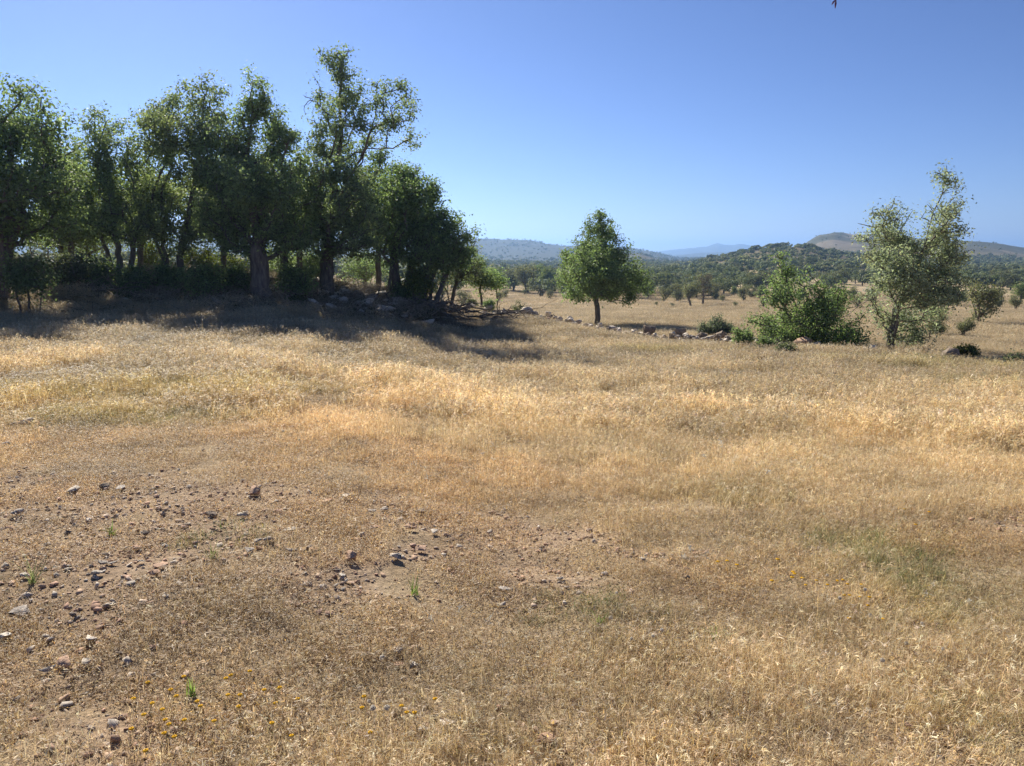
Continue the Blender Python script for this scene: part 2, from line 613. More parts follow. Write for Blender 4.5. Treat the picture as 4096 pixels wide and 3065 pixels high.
def grass_patch(name, R, nb, nspike, nlit, ln, wd, heap=0.5, green=0.0, pal=STRAW, litpal=LITTER):
    """one tuft patch of matted dry grass: thin curled blades, drooping seed spikes, dry litter"""
    B = Build()
    g0 = rng.uniform(0, 2 * np.pi)
    # clustered bases so that patches have tussocks and gaps
    nc = max(4, int(nb / 28))
    cen = disc(nc, R * .9)
    base = cen[rng.integers(0, nc, nb)] + rng.normal(0, R * .13, (nb, 3)) * [1, 1, 0]
    head = g0 + rng.normal(0, 1.5, nb)
    lean = np.abs(rng.normal(.85, .5, nb)); curv = rng.normal(.9, 1.0, nb)
    L = ln * rng.uniform(.45, 1.15, nb)
    c = pick(pal, nb)
    if green > 0:
        s = rng.uniform(0, 1, nb) < green
        c[s] = pick(GREENS, s.sum())
    ribbons(B, base, head, lean, curv, L, wd * rng.uniform(.6, 1.3, nb), 4, c, twist=rng.normal(0, .9, nb))
    if nspike:
        i = rng.integers(0, nc, nspike)
        base = cen[i] + rng.normal(0, R * .15, (nspike, 3)) * [1, 1, 0]
        head = g0 + rng.normal(0, .9, nspike)
        L = ln * rng.uniform(.8, 1.35, nspike)
        cs = pick(pal, nspike) * 1.05
        P = ribbons(B, base, head, np.abs(rng.normal(.3, .25, nspike)), rng.normal(.5, .3, nspike), L, np.full(nspike, wd * .5), 3, cs, taper=.3)
        tip = P[:, -1]
        m = 5
        tp = np.repeat(tip, m, 0) + rng.normal(0, wd * 1.6, (nspike * m, 3))
        ribbons(B, tp, np.repeat(head, m) + rng.normal(0, .6, nspike * m), rng.normal(1.5, .45, nspike * m), rng.normal(.5, .3, nspike * m),
                ln * rng.uniform(.16, .32, nspike * m), wd * rng.uniform(1.0, 1.9, nspike * m), 2, np.repeat(cs, m, 0) * rng.uniform(.9, 1.25, (nspike * m, 1)), taper=.9)
    if nlit:
        base = disc(nlit, R) + np.stack([np.zeros(nlit), np.zeros(nlit), rng.uniform(0, .02, nlit)], 1)
        ribbons(B, base, rng.uniform(0, 6.3, nlit), rng.normal(1.25, .4, nlit), rng.normal(.3, 1.2, nlit),
                rng.uniform(.006, .024, nlit), rng.uniform(.002, .006, nlit), 2, pick(litpal, nlit, .2), taper=.5)
    v = np.concatenate(B.v)
    B.v = [v * [1, 1, 1]]
    return B.mesh(name, M_grass)


# near patches: individual curled blades
P_near = [grass_patch('grass_near', .30, 620, 34, 900, .075, .0023) for _ in range(7)]
P_long = [grass_patch('grass_long', .34, 620, 60, 500, .12, .0025) for _ in range(5)]
P_litter = [grass_patch('grass_litter', .30, 170, 8, 1300, .045, .0022) for _ in range(5)]
P_green = [grass_patch('grass_green', .26, 520, 8, 350, .085, .0026, green=.55) for _ in range(3)]
P_mid = [grass_patch('grass_mid', .55, 560, 150, 60, .18, .0070) for _ in range(6)]
P_midb = [grass_patch('grass_mid_short', .55, 460, 40, 260, .10, .0070) for _ in range(4)]
P_far = [grass_patch('grass_far', 1.3, 900, 60, 0, .11, .013) for _ in range(5)]
PROT = P_near + P_long + P_litter + P_green + P_mid + P_midb + P_far
names = ['n'] * 7 + ['l'] * 5 + ['t'] * 5 + ['g'] * 3 + ['m'] * 6 + ['b'] * 4 + ['f'] * 5
IDX = {k: np.array([i for i, s in enumerate(names) if s == k]) for k in 'nltgmbf'}
for i, m in enumerate(PROT):
    m.name = 'grass_piece_%02d' % i


def wedge(n_per_m2, r0, r1, half=43):
    area = math.radians(2 * half) * (r1 * r1 - r0 * r0) / 2
    n = int(area * n_per_m2)
    r = np.sqrt(rng.uniform(r0 * r0, r1 * r1, n))
    a = np.radians(rng.uniform(-half, half, n))
    return np.sin(a) * r, np.cos(a) * r, r


def choose(keys, n):
    return IDX[keys][rng.integers(0, len(IDX[keys]), n)]


def slope_rot(x, y, yaw):
    e = .3
    sx = (height(x + e, y) - height(x - e, y)) / (2 * e)
    sy = (height(x, y + e) - height(x, y - e)) / (2 * e)
    # small tilt about world axes, then yaw: Euler XYZ keeps z first for tiny angles
    return np.stack([np.arctan(sy) * np.cos(yaw) + 0 * sx - np.arctan(-sx) * np.sin(yaw) * -1 * 0, 0 * sx, yaw], 1)


G = {'p': [], 'r': [], 's': [], 'i': [], 't': []}


ROWD = lambda px: np.interp(px, [480, 530, 575, 620, 656, 700, 740, 800, 870, 1000], [36, 34, 33, 31.3, 28, 26.6, 25.3, 24.6, 22.2, 16])
_pp = np.linspace(480, 1000, 60)
ROWX = np.array([float(ray(q, 340)[0]) for q in _pp]) * ROWD(_pp)
ROWY = ROWD(_pp)
_o = np.argsort(ROWX); ROWX, ROWY = ROWX[_o], ROWY[_o]


def put_grass(x, y, keyf, sc_lo, sc_hi, wavy=0.5):
    n = len(x)
    z = height(x, y)
    bare, brown, green, infield = zone(x, y)
    on_bank = sstep(5.0, 3.5, np.abs(y - 29.5)) * sstep(.5, -1.5, x)
    keep = (rng.uniform(0, 1, n) > bare * 0.70) & (rng.uniform(0, 1, n) > on_bank * .93)
    x, y, z, bare, brown, green, infield = [q[keep] for q in (x, y, z, bare, brown, green, infield)]
    n = len(x)
    idx = keyf(x, y, bare, brown, green, infield)
    px, py = project(x, y, z)
    wave = fbm(x / 1.7 + .25 * y, y / .9, 23, 2)            # wind-laid tussocks across the slope
    hs = (0.55 + 0.6 * sstep(.3, .7, wave) + .55 * sstep(.35, .65, fbm(x / .55, y / .42, 37, 2))) * (1 - .35 * brown)
    s = rng.uniform(sc_lo, sc_hi, n)
    rowy = np.interp(x, ROWX, ROWY)
    clear = sstep(3.0, 1.0, np.abs(y - rowy + .7)) * (x > -1.5)
    S = np.stack([s, s, s * (1 - wavy + wavy * hs) * (1 - .72 * clear)], 1)
    R = np.stack([rng.normal(0, .05, n), rng.normal(0, .05, n), rng.uniform(0, 2 * np.pi, n)], 1)
    # sward zone colours, darker in low tussocks; near tint lifted against self-shadowed gaps
    patch = fbm(x / 2.6, y / 1.7, 31, 3)
    gold = np.array([.84, .89, 1.06]); pale = np.array([1.26, 1.31, 1.46]); br = np.array([1.07, .98, .92]); gr = np.array([.82, .92, .66])
    g_amt = sstep(7, 19, y)[:, None]
    c = pale * (1 - g_amt) + gold * g_amt
    c = c * (1 - .55 * brown[:, None]) + br * .55 * brown[:, None]
    c = c * (1 - .5 * green[:, None]) + gr * .5 * green[:, None]
    tuss = fbm(x / .55, y / .42, 37, 2)
    c = c * (0.92 + .17 * sstep(.3, .7, patch))[:, None]
    c = c * (0.80 + .34 * sstep(.3, .7, tuss))[:, None]
    c = c * (0.88 + .16 * sstep(.35, .65, wave))[:, None]
    right = sstep(1.0, 3.0, x / np.maximum(y, 1) * 6)[:, None] * (1 - g_amt)
    c = c * (1 - .0 * right)
    c = c * rng.uniform(.88, 1.10, (n, 1))
    G['p'].append(np.stack([x, y, z - .004], 1)); G['r'].append(R); G['s'].append(S); G['i'].append(idx); G['t'].append(c)


def key_near(x, y, bare, brown, green, infield):
    n = len(x)
    i = choose('n', n)
    u = rng.uniform(0, 1, n)
    longm = np.clip(blob_mask(x, y, [(1000, 700, .8, .5), (1000, 620, 1.0, .7), (960, 500, 2.0, 1.2), (1010, 440, 2.5, 2), (380, 615, .55, .25), (300, 660, .5, .25), (830, 690, .5, .2), (760, 470, 3.0, 1.1), (620, 450, 3.5, 1.3), (880, 440, 3, 1.6), (500, 720, .4, .15), (620, 460, 2.4, 1.0)]) + .12, 0, 1)
    i = np.where(u < longm * .5, choose('l', n), i)
    u = rng.uniform(0, 1, n)
    i = np.where(u < np.clip(bare * 1.3 + .5 * brown + .12, 0, .95), choose('t', n), i)
    u = rng.uniform(0, 1, n)
    i = np.where(u < green * .55, choose('g', n), i)
    return i


def key_mid(x, y, bare, brown, green, infield):
    n = len(x)
    u = rng.uniform(0, 1, n)
    i = np.where(u < np.clip(.2 + .4 * brown + (1 - infield), 0, 1), choose('b', n), choose('m', n))
    return i


def key_far(x, y, bare, brown, green, infield):
    return choose('f', len(x))


x, y, r = wedge(26, 1.0, 9.5); put_grass(x, y, key_near, .85, 1.25)
x, y, r = wedge(11, 8.0, 14); put_grass(x, y, key_near, 1.0, 1.5, .6)
x, y, r = wedge(8.5, 9.0, 36); put_grass(x, y, key_mid, .7, 1.1, .7)
x, y, r = wedge(1.1, 32, 95)
k = ~((x < 0) & (y < 40)); x, y = x[k], y[k]
put_grass(x, y, key_far, .8, 1.3, .5)
x, y, r = wedge(.28, 90, 170); put_grass(x, y, key_far, 1.3, 2.0, .5)
scatter('dry_grass', np.concatenate(G['p']), np.concatenate(G['r']), np.concatenate(G['s']), np.concatenate(G['i']), np.concatenate(G['t']), PROT,
        'matted golden dry grass covering the whole sloping field', 'grass')


# =====================================================================
# stones
# =====================================================================
def convex_rock(seed, npts=13, flat=0.55, rounds=1, noise=.05):
    """angular rock: hull of random points, edges knocked off once"""
    import bmesh
    r = np.random.default_rng(seed)
    p = r.normal(0, 1, (npts, 3)); p /= np.linalg.norm(p, axis=1)[:, None]
    p *= r.uniform(.8, 1.0, (npts, 1)) * [.55, .45, .5]
    bm = bmesh.new()
    for q in p: bm.verts.new(q)
    h = bmesh.ops.convex_hull(bm, input=bm.verts)
    bmesh.ops.delete(bm, geom=[g for g in h['geom_interior'] if isinstance(g, bmesh.types.BMVert)], context='VERTS')
    if rounds:
        bmesh.ops.bevel(bm, geom=bm.edges[:], offset=.012, segments=1, affect='EDGES')
        bmesh.ops.triangulate(bm, faces=bm.faces[:])
        for v in bm.verts:
            v.co += Vector(r.normal(0, noise * .25, 3))
    bmesh.ops.triangulate(bm, faces=bm.faces[:])
    bmesh.ops.recalc_face_normals(bm, faces=bm.faces[:])
    v = np.array([w.co for w in bm.verts]); f = np.array([[w.index for w in fc.verts] for fc in bm.faces])
    bm.free()
    return v, f


def rock_mesh(name, seed, mat, flat=.55, rounds=1, npts=13):
    v, f = convex_rock(seed, npts, flat, rounds)
    r = np.random.default_rng(seed + 99)
    col = np.ones((len(v), 3)) * r.uniform(.85, 1.15)
    return new_mesh(name, v, f, mat, col)


STONE_MATS = {'grey': M_stone_grey, 'pale': M_stone_pale, 'red': M_stone_red, 'dark': M_stone_dark}
ROCKS = {k: [rock_mesh('stone', 100 + 7 * i + 1000 * j, m, (.45, .6, .75, .5)[i % 4], npts=(11, 14, 10, 16)[i % 4]) for i in range(6)]
         for j, (k, m) in enumerate(STONE_MATS.items())}

# loose stones in the field: px, py, width px, kind, flat, label
LOOSE = [
    (18, 424, 26, 'grey', .5, 'big grey boulder half sunk in the dry grass at the left edge of the photo'),
    (350, 560, 15, 'red', .85, 'upright orange-brown wedge-shaped stone standing on the bare stony patch'),
    (400, 559, 21, 'pale', .5, 'long pinkish white stone lying just right of the orange-brown wedge'),
    (422, 551, 15, 'red', .55, 'brown ribbed slab leaning behind the right end of the long pinkish white stone'),
    (292, 552, 13, 'grey', .6, 'blue-grey stone with white stripes left of the orange-brown wedge'),
    (310, 550, 12, 'dark', .6, 'dark brown shadowed stone between the striped grey stone and the orange wedge'),
    (343, 498, 14, 'pale', .5, 'pale grey stone with a dark side at the top of the bare patch'),
    (326, 503, 12, 'red', .5, 'low reddish stone in front of the pale grey stone at the top of the patch'),
    (254, 494, 16, 'red', .7, 'brown block beside a dark hollow at the upper left of the stony patch'),
    (113, 564, 12, 'grey', .35, 'slate-grey tilted slab, second of the two grey slabs left of the stony patch'),
    (103, 564, 11, 'grey', .35, 'slate-grey flat slab, first of the two grey slabs left of the stony patch'),
    (88, 641, 20, 'pale', .45, 'pale grey flat stone with clean edges at the left, above the yellow flowers'),
    (20, 614, 24, 'grey', .4, 'long tan-grey slab lying on red soil near the left edge'),
    (74, 617, 10, 'dark', .8, 'dark upright stone on red soil right of the long tan-grey slab'),
    (6, 639, 15, 'pale', .6, 'whitish stone cut by the left edge of the photo'),
    (66, 665, 20, 'red', .6, 'reddish brown block in the lower left stone group'),
    (85, 664, 16, 'pale', .6, 'tan stone touching the reddish brown block in the lower left group'),
    (48, 672, 16, 'grey', .6, 'dark grey-brown stone below the reddish brown block, lower left group'),
    (50, 683, 12, 'pale', .4, 'small flat tan stone at the bottom of the lower left group'),
    (399, 653, 16, 'grey', .55, 'grey angular stone sticking out of the grass at the centre bottom left'),
    (411, 669, 14, 'pale', .8, 'cream-yellow stone just below the grey angular stone'),
    (398, 666, 14, 'red', .35, 'flat pinkish orange stone left of the cream-yellow stone'),
    (405, 683, 10, 'grey', .7, 'weathered grey stone below the cream-yellow stone'),
    (446, 724, 22, 'pale', .28, 'flat round white stone covered by thin stems near the bottom'),
    (424, 731, 14, 'pale', .3, 'flat whitish stone left of the flat round white stone'),
    (546, 741, 22, 'red', .5, 'orange-brown tilted stone with a pale top and deep shadow at the bottom'),
    (553, 727, 11, 'red', .8, 'small tan-brown rounded stone behind the orange tilted stone'),
    (536, 733, 9, 'red', .8, 'small reddish clod left of the orange tilted stone'),
    (631, 653, 7, 'pale', .8, 'small white pebble alone in the grass right of centre'),
    (505, 591, 14, 'pale', .3, 'flat pale stone at the centre, left of the dry tuft'),
    (465, 500, 8, 'pale', .6, 'small pale stone at the grass edge right of the stony patch'),
    (458, 516, 9, 'grey', .6, 'small grey stone at the right end of the stony patch, upper one'),
    (491, 534, 10, 'grey', .6, 'small grey stone at the right end of the stony patch, lower one'),
    (420, 513, 12, 'grey', .5, 'dark grey stone with ragged top right of the stony patch centre'),
    (401, 514, 10, 'dark', .5, 'dark low stone beside the ragged dark grey stone'),
    (385, 510, 10, 'grey', .4, 'bluish flat stone in the upper middle of the stony patch'),
    (372, 513, 11, 'grey', .5, 'blue-grey stone at the middle of the stony patch'),
    (363, 537, 10, 'grey', .7, 'whitish speckled stone in the middle of the patch beside a red one'),
    (374, 529, 12, 'red', .4, 'long reddish slab right behind the whitish speckled stone'),
    (410, 529, 15, 'red', .5, 'brown overhanging slab at the right of the patch with shadow below'),
    (432, 533, 12, 'pale', .5, 'tan slab continuing the brown overhanging slab to the right'),
    (290, 531, 14, 'pale', .35, 'flat tan pointed stone in the middle left of the patch'),
    (243, 517, 12, 'pale', .6, 'rounded beige stone in the left part of the stony patch'),
    (212, 516, 12, 'dark', .6, 'brown shadowed stone left of the rounded beige stone'),
    (270, 541, 14, 'grey', .5, 'grey slab with light top, left half of the patch'),
    (258, 542, 10, 'pale', .4, 'light stone touching the grey slab on its left'),
    (248, 552, 14, 'grey', .45, 'low grey stone at the bottom of the left half of the patch'),
    (340, 577, 12, 'pale', .4, 'flat tan stone in the grass below the orange-brown wedge'),
    (337, 587, 10, 'grey', .4, 'thin grey stone at the lower rim of the stony patch'),
    (155, 575, 12, 'red', .6, 'pink-red rounded stone in the lower left rim of the patch'),
    (160, 567, 16, 'red', .35, 'long dark red slab behind the pink-red rounded stone'),
    (142, 563, 9, 'pale', .4, 'light narrow stone left of the long dark red slab'),
    (136, 549, 12, 'red', .4, 'purple-red low stone left of the patch centre'),
    (48, 547, 9, 'grey', .7, 'small pinkish grey stone near the left edge, middle height'),
    (89, 522, 8, 'pale', .6, 'small round whitish stone beside a bright green sprout'),
    (68, 536, 8, 'dark', .9, 'brown upright stone left of the small round whitish stone'),
    (145, 536, 9, 'dark', .8, 'dark brown lump between green sprout and stony patch'),
    (121, 489, 12, 'pale', .4, 'flat pale stone at the upper left of the bare soil'),
    (76, 490, 22, 'grey', .35, 'long low grey slab at the upper left of the bare soil'),
    (104, 487, 14, 'dark', .5, 'dark stone with black shadow right of the long low grey slab'),
    (20, 514, 18, 'grey', .5, 'cluster-like lumpy grey stone at the left edge of the bare soil'),
    (8, 446, 12, 'grey', .6, 'small grey stone in front of the big boulder at the left edge'),
    (96, 575, 14, 'grey', .5, 'grey-brown stone partly under dry litter below the grey slabs'),
    (26, 577, 12, 'pale', .4, 'flat lilac-grey stone next to a green weed at the left'),
    (128, 549, 8, 'pale', .4, 'tiny white flat stone left of the patch'),
    (165, 548, 9, 'grey', .5, 'small flat grey stone in the left centre of the soil'),
    (475, 586, 9, 'grey', .5, 'small grey stone in grass right below the patch'),
    (265, 600, 8, 'grey', .5, 'small bluish stone in the pale matted grass'),
    (108, 606, 13, 'grey', .4, 'flat rough grey stone in orange litter right of the dark upright stone'),
    (120, 655, 10, 'dark', .5, 'small dark stone right of the pale flat stone'),
    (686, 560, 9, 'pale', .5, 'small pale stone in the grass right of the centre'),
    (686, 580, 8, 'dark', .7, 'small dark clod in the grass right of the centre'),
    (720, 657, 14, 'pale', .3, 'long flat chip of pale wood-like stone in the lower right'),
    (907, 727, 12, 'red', .4, 'pinkish flat stone under straw in the lower right corner'),
]


def place_stone(name, px, py, wpx, kind, flat, label, group=None, sink=.35, parent=None):
    p = ground_at(px, py + wpx * .1)
    d = p[1]
    w = wpx / F * d * 1.08
    o = link(name, ROCKS[kind][int(rng.integers(0, 6))], parent)
    o.scale = (w, w * rng.uniform(.85, 1.15), w * flat * (.72 if flat < .7 else .9))
    o.rotation_euler = (rng.normal(0, .12), rng.normal(0, .12), rng.uniform(-.5, .5) + (math.pi if rng.uniform() < .5 else 0))
    o.location = (p[0], p[1], p[2] + w * flat * .45 * (1 - sink) + .012)
    if label: tag(o, label, 'stone', group)
    return o


for px, py, w, kd, fl, lb in LOOSE:
    place_stone('stone', px, py, w, kd, fl, lb, 'loose stones lying in the field')

# gravel: small chips on the bare soil and through the grass
chips = []
for i in range(8):
    v, f = convex_rock(500 + i, 9, (.35, .5, .7, .45)[i % 4], 0)
    chips.append(new_mesh('gravel_piece_%02d' % i, v, f, M_gravel, np.ones((len(v), 3))))
x, y, r = wedge(700, 1.8, 11)
bare, brown, green, infield = zone(x, y)
raw = np.clip(blob_mask(x, y, BARE) * 1.0, 0, 1)
k = rng.uniform(0, 1, len(x)) < np.clip(bare * .9 + .10 * raw + .006, 0, 1)
x, y, raw = x[k], y[k], raw[k]
n = len(x)
s = .008 + .012 * rng.exponential(1, n) + .025 * (rng.uniform(0, 1, n) < .02)
s = np.clip(s, .008, .055)
gc = np.array([[.46, .33, .235], [.42, .27, .19], [.48, .37, .28], [.42, .37, .31], [.50, .43, .35], [.34, .23, .17], [.46, .32, .22]])
tint = gc[rng.integers(0, 7, n)] * rng.uniform(1.05, 1.7, (n, 1))
scatter('gravel', np.stack([x, y, height(x, y) + s * .12], 1), np.stack([rng.normal(0, .3, n), rng.normal(0, .3, n), rng.uniform(0, 6.3, n)], 1),
        np.stack([s, s * rng.uniform(.7, 1.3, n), s * rng.uniform(.4, .8, n)], 1), rng.integers(0, 8, n), tint, chips,
        'small reddish and grey stone chips strewn over the bare soil', 'gravel')


# tumbled row of stones across the field edge
def stone_thing(name, label, cat, items, loc):
    root = link(name, None, loc=loc)
    tag(root, label, cat)
    for (p, w, kd, fl, sink, depth) in items:
        o = link('stone', ROCKS[kd][int(rng.integers(0, 6))], root)
        o.scale = (w, w * depth, w * fl * 1.15)
        o.rotation_euler = (rng.normal(0, .15), rng.normal(0, .2), rng.uniform(-.5, .5))
        o.location = Vector((p[0], p[1], p[2] + w * fl * .45 * (1 - sink))) - Vector(loc)
    return root


row = [  # px, py (base), width px, kind, flatness
    (612, 333, 15, 'grey', .45), (628, 333, 12, 'dark', .4), (640, 336, 10, 'grey', .3), (647, 340, 16, 'dark', .75), (656, 343, 10, 'grey', .5), (665, 341, 9, 'dark', .4),
    (672, 341, 11, 'dark', .6), (680, 341, 14, 'dark', .8), (676, 344, 9, 'grey', .6), (692, 343, 10, 'dark', .5), (700, 344, 14, 'dark', .5), (712, 341, 12, 'grey', .3),
    (720, 342, 12, 'dark', .75), (729, 344, 14, 'dark', .5), (738, 345, 9, 'dark', .7), (744, 348, 9, 'pale', .4), (752, 347, 12, 'grey', .5), (760, 349, 8, 'pale', .5),
    (766, 347, 12, 'pale', .5), (774, 349, 10, 'grey', .4), (559, 332, 8, 'grey', .4), (566, 331, 8, 'dark', .5), (575, 333, 9, 'grey', .35), (584, 333, 9, 'dark', .4),
    (594, 334, 8, 'grey', .4), (603, 335, 10, 'pale', .4), (619, 337, 8, 'pale', .3), (736, 350, 8, 'pale', .4), (704, 349, 8, 'pale', .3), (686, 348, 8, 'pale', .35)]
row_depth = lambda px: np.interp(px, [480, 530, 575, 620, 656, 700, 740, 800, 870, 1000], [36, 34, 33, 31.3, 28, 26.6, 25.3, 24.6, 22.2, 16])


def row_point(px, py, w):
    D = float(row_depth(px)) + rng.normal(0, .25)
    dx, dz = ray(px, py)
    p = np.array([float(dx) * D, D, 0.])
    p[2] = float(height(p[0], p[1]))
    return p, w / F * D


items = []
for px, py, w, kd, fl in row:
    p, ww = row_point(px, py, w)
    items.append((p, ww * 1.15, kd, max(fl, .45), -.65, rng.uniform(.7, 1)))
for _ in range(110):
    px = rng.uniform(550, 792)
    p, ww = row_point(px, 0, rng.uniform(4, 8))
    p[1] += rng.normal(-.2, .35); p[2] = float(height(p[0], p[1]))
    items.append((p, ww, ['grey', 'pale', 'dark'][rng.integers(0, 3)], rng.uniform(.6, .9), -1.5, 1.0))
p0, _ = row_point(660, 340, 10)
stone_thing('tumbled_stone_wall', 'low tumbled line of dark field stones in front of the lone round oak', 'stone wall', items, tuple(p0))

items = []
for _ in range(70):
    px = rng.uniform(470, 556) if rng.uniform() < .8 else rng.uniform(440, 470)
    D = np.interp(px, [440, 500, 530, 556], [31.5, 31.5, 31.5, 31.8]) + rng.normal(0, .55)
    dx, _ = ray(px, 320)
    p = np.array([float(dx) * D, D, 0.]); p[2] = float(height(p[0], p[1])) + max(0, rng.normal(.08, .12))
    w = rng.uniform(.16, .5)
    items.append((p, w, ['grey', 'grey', 'pale', 'dark'][rng.integers(0, 4)], rng.uniform(.3, .7), .1, 1.0))
for px, py, w, kd, fl in [(526, 318, 16, 'grey', .75), (534, 318, 10, 'dark', .9), (541, 325, 12, 'grey', .5), (548, 327, 10, 'red', .5), (515, 313, 12, 'grey', .4)]:
    D = 31.3
    dx, _ = ray(px, 320)
    p = np.array([float(dx) * D, D, 0.]); p[2] = float(height(p[0], p[1])) + .1
    items.append((p, w / F * D, kd, fl, 0, 1))
stone_thing('stone_wall_end', 'heap of grey wall stones in shade at the end of the wooded bank', 'stone wall', items, tuple(items[0][0]))

items = []
for _ in range(60):
    t = rng.uniform()
    px = 480 + 66 * t; D = 41 - 3 * t + rng.normal(0, .4)
    dx, _ = ray(px, 310)
    p = np.array([float(dx) * D, D, 0.]); p[2] = float(height(p[0], p[1])) + max(0, rng.normal(.1, .14)) * (1 - t)
    items.append((p, rng.uniform(.2, .6), ['grey', 'red', 'dark'][rng.integers(0, 3)], rng.uniform(.3, .7), .1, 1.0))
stone_thing('stone_heap', 'low brown stone heap behind the small thin-trunked tree', 'stone heap', items, tuple(items[0][0]))

items = []
for px, py, w, kd, fl in [(803, 344, 19, 'red', .6), (800, 350, 14, 'pale', .45), (815, 348, 14, 'pale', .5), (790, 349, 10, 'pale', .4), (845, 350, 10, 'pale', .5), (865, 352, 10, 'grey', .6),
                          (872, 350, 10, 'pale', .9), (858, 354, 12, 'grey', .4), (782, 352, 10, 'grey', .5), (768, 356, 10, 'pale', .4), (895, 356, 10, 'pale', .4), (906, 357, 10, 'grey', .4),
                          (924, 358, 10, 'grey', .4), (835, 352, 8, 'grey', .4), (825, 352, 8, 'pale', .4), (776, 345, 9, 'dark', .5)]:
    D = float(row_depth(px)) - 1.2
    dx, _ = ray(px, 350)
    p = np.array([float(dx) * D, D, 0.]); p[2] = float(height(p[0], p[1])) + .05
    items.append((p, w / F * D * 1.15, kd, fl, .1, .9))
stone_thing('stone_heap', 'pale and reddish stones heaped under the broad thorny shrub', 'stone heap', items, tuple(items[0][0]))

# two loose rocks right of the leaning tree
for px, py, w, kd, fl, lb in [(951, 356, 22, 'dark', .7, 'dark brown pitted boulder right of the leaning tree'), (933, 356, 11, 'grey', .6, 'small grey stone just left of the dark pitted boulder')]:
    D = 18.2
    dx, _ = ray(px, 350)
    o = link('stone', ROCKS[kd][3], None)
    w_ = w / F * D
    o.scale = (w_, w_ * .8, w_ * fl * 1.6)
    xx = float(dx) * D
    o.location = (xx, D, float(height(xx, D)) + w_ * .28)
    tag(o, lb, 'stone', 'loose stones lying in the field')

# bank of rubble beneath the left trees
items = []
for _ in range(190):
    x_ = rng.uniform(-24, -2.5)
    y_ = rng.normal(28.5, 1.9)
    w = rng.uniform(.2, .7)
    p = np.array([x_, y_, float(height(x_, y_)) + .08])
    items.append((p, w, ['grey', 'grey', 'pale', 'dark'][rng.integers(0, 4)], rng.uniform(.2, .5), .05, rng.uniform(.6, 1.2)))
stone_thing('rubble_bank', 'bank of flat grey rubble stones in the shade under the large left trees', 'stone bank', items, (-12, 28, float(height(-12, 28))))


# =====================================================================
# trees
# =====================================================================
def grow(trunks, blobs, n, seed, bf=0.35, step=0.22, start=0.0, thin=1.55):
    """balanced growth: twig ends sampled in the crown volumes are joined one by one to the limb system"""
    r = np.random.default_rng(seed)
    pos, par, pl = [], [], []
    for tr in trunks:
        tr = [np.array(q, float) for q in tr]
        last = -1
        if pos and tr[0][2] > pos[0][2] + .5:      # a limb: it leaves the trunk where it comes nearest
            last = int(np.argmin(np.linalg.norm(np.array(pos) - tr[0], axis=1)))
        for a, b in zip(tr[:-1], tr[1:]):
            m = max(1, int(np.linalg.norm(b - a) / step))
            for k in range(m):
                q = a + (b - a) * k / m
                pos.append(q + (r.normal(0, .02, 3) if last >= 0 else 0)); par.append(last)
                pl.append(0 if last < 0 else pl[last] + np.linalg.norm(pos[-1] - pos[last]))
                last = len(pos) - 1
        pos.append(tr[-1]); par.append(last); pl.append(pl[last] + np.linalg.norm(pos[-1] - pos[last]))
    z0 = min(p[2] for p in pos)
    wts = np.array([(b[3] * b[4] * b[5]) ** .8 * (b[6] if len(b) > 6 else 1) for b in blobs]); wts /= wts.sum()
    P = []
    kl = 2 * np.pi / max(.35, .28 * (max(b[2] + b[5] for b in blobs) - min(b[2] - b[5] for b in blobs)) ** .8)
    waves = []
    for _ in range(9):
        v_ = r.normal(0, 1, 3); v_ /= np.linalg.norm(v_)
        waves.append((v_ * kl * r.uniform(.6, 1.5), r.uniform(0, 6.3)))
    for b, w in zip(blobs, wts):
        m = int(max(3, round(n * w)) * thin)
        d = r.normal(0, 1, (m, 3)); d /= np.linalg.norm(d, axis=1)[:, None]
        rad = r.uniform(0.15, 1, m) ** .55 * np.where(r.uniform(0, 1, m) < .14, r.uniform(1.0, 1.35, m), 1.0)
        q = np.array(b[:3]) + d * rad[:, None] * np.array(b[3:6])
        g = np.zeros(m)
        for kv, ph in waves:
            g += np.sin(q @ kv + ph)
        q = q[np.argsort(-g)[:int(m / thin)]]
        P.append(q)
    P = np.concatenate(P)
    nn = len(P)
    best = np.full(nn, 1e9); bi = np.zeros(nn, int)
    usable = [i for i in range(len(pos)) if pos[i][2] > z0 + start]
    for i in usable:
        d = np.linalg.norm(P - pos[i], axis=1) + bf * pl[i] + .8 * np.clip(pos[i][2] - P[:, 2], 0, 9)
        k = d < best; best[k] = d[k]; bi[k] = i
    alive = np.ones(nn, bool)
    tips = []
    for _ in range(nn):
        j = int(np.argmin(np.where(alive, best, 1e9)))
        alive[j] = False
        i = int(bi[j]); a = pos[i]; b = P[j]
        L = np.linalg.norm(b - a)
        m = max(1, int(L / step))
        ctrl = (a + b) / 2 + np.array([0, 0, .10 * L]) + r.normal(0, .10 * L, 3)
        last = i
        for k in range(1, m + 1):
            t = k / m
            q = (1 - t) ** 2 * a + 2 * t * (1 - t) * ctrl + t * t * b
            if k < m: q = q + r.normal(0, .018, 3)
            pos.append(q); par.append(last); pl.append(pl[last] + np.linalg.norm(q - pos[last]))
            last = len(pos) - 1
            d = np.linalg.norm(P - q, axis=1) + bf * pl[last] + .8 * np.clip(q[2] - P[:, 2], 0, 9)
            kk = alive & (d < best); best[kk] = d[kk]; bi[kk] = last
        tips.append(last)
    return np.array(pos), np.array(par), tips


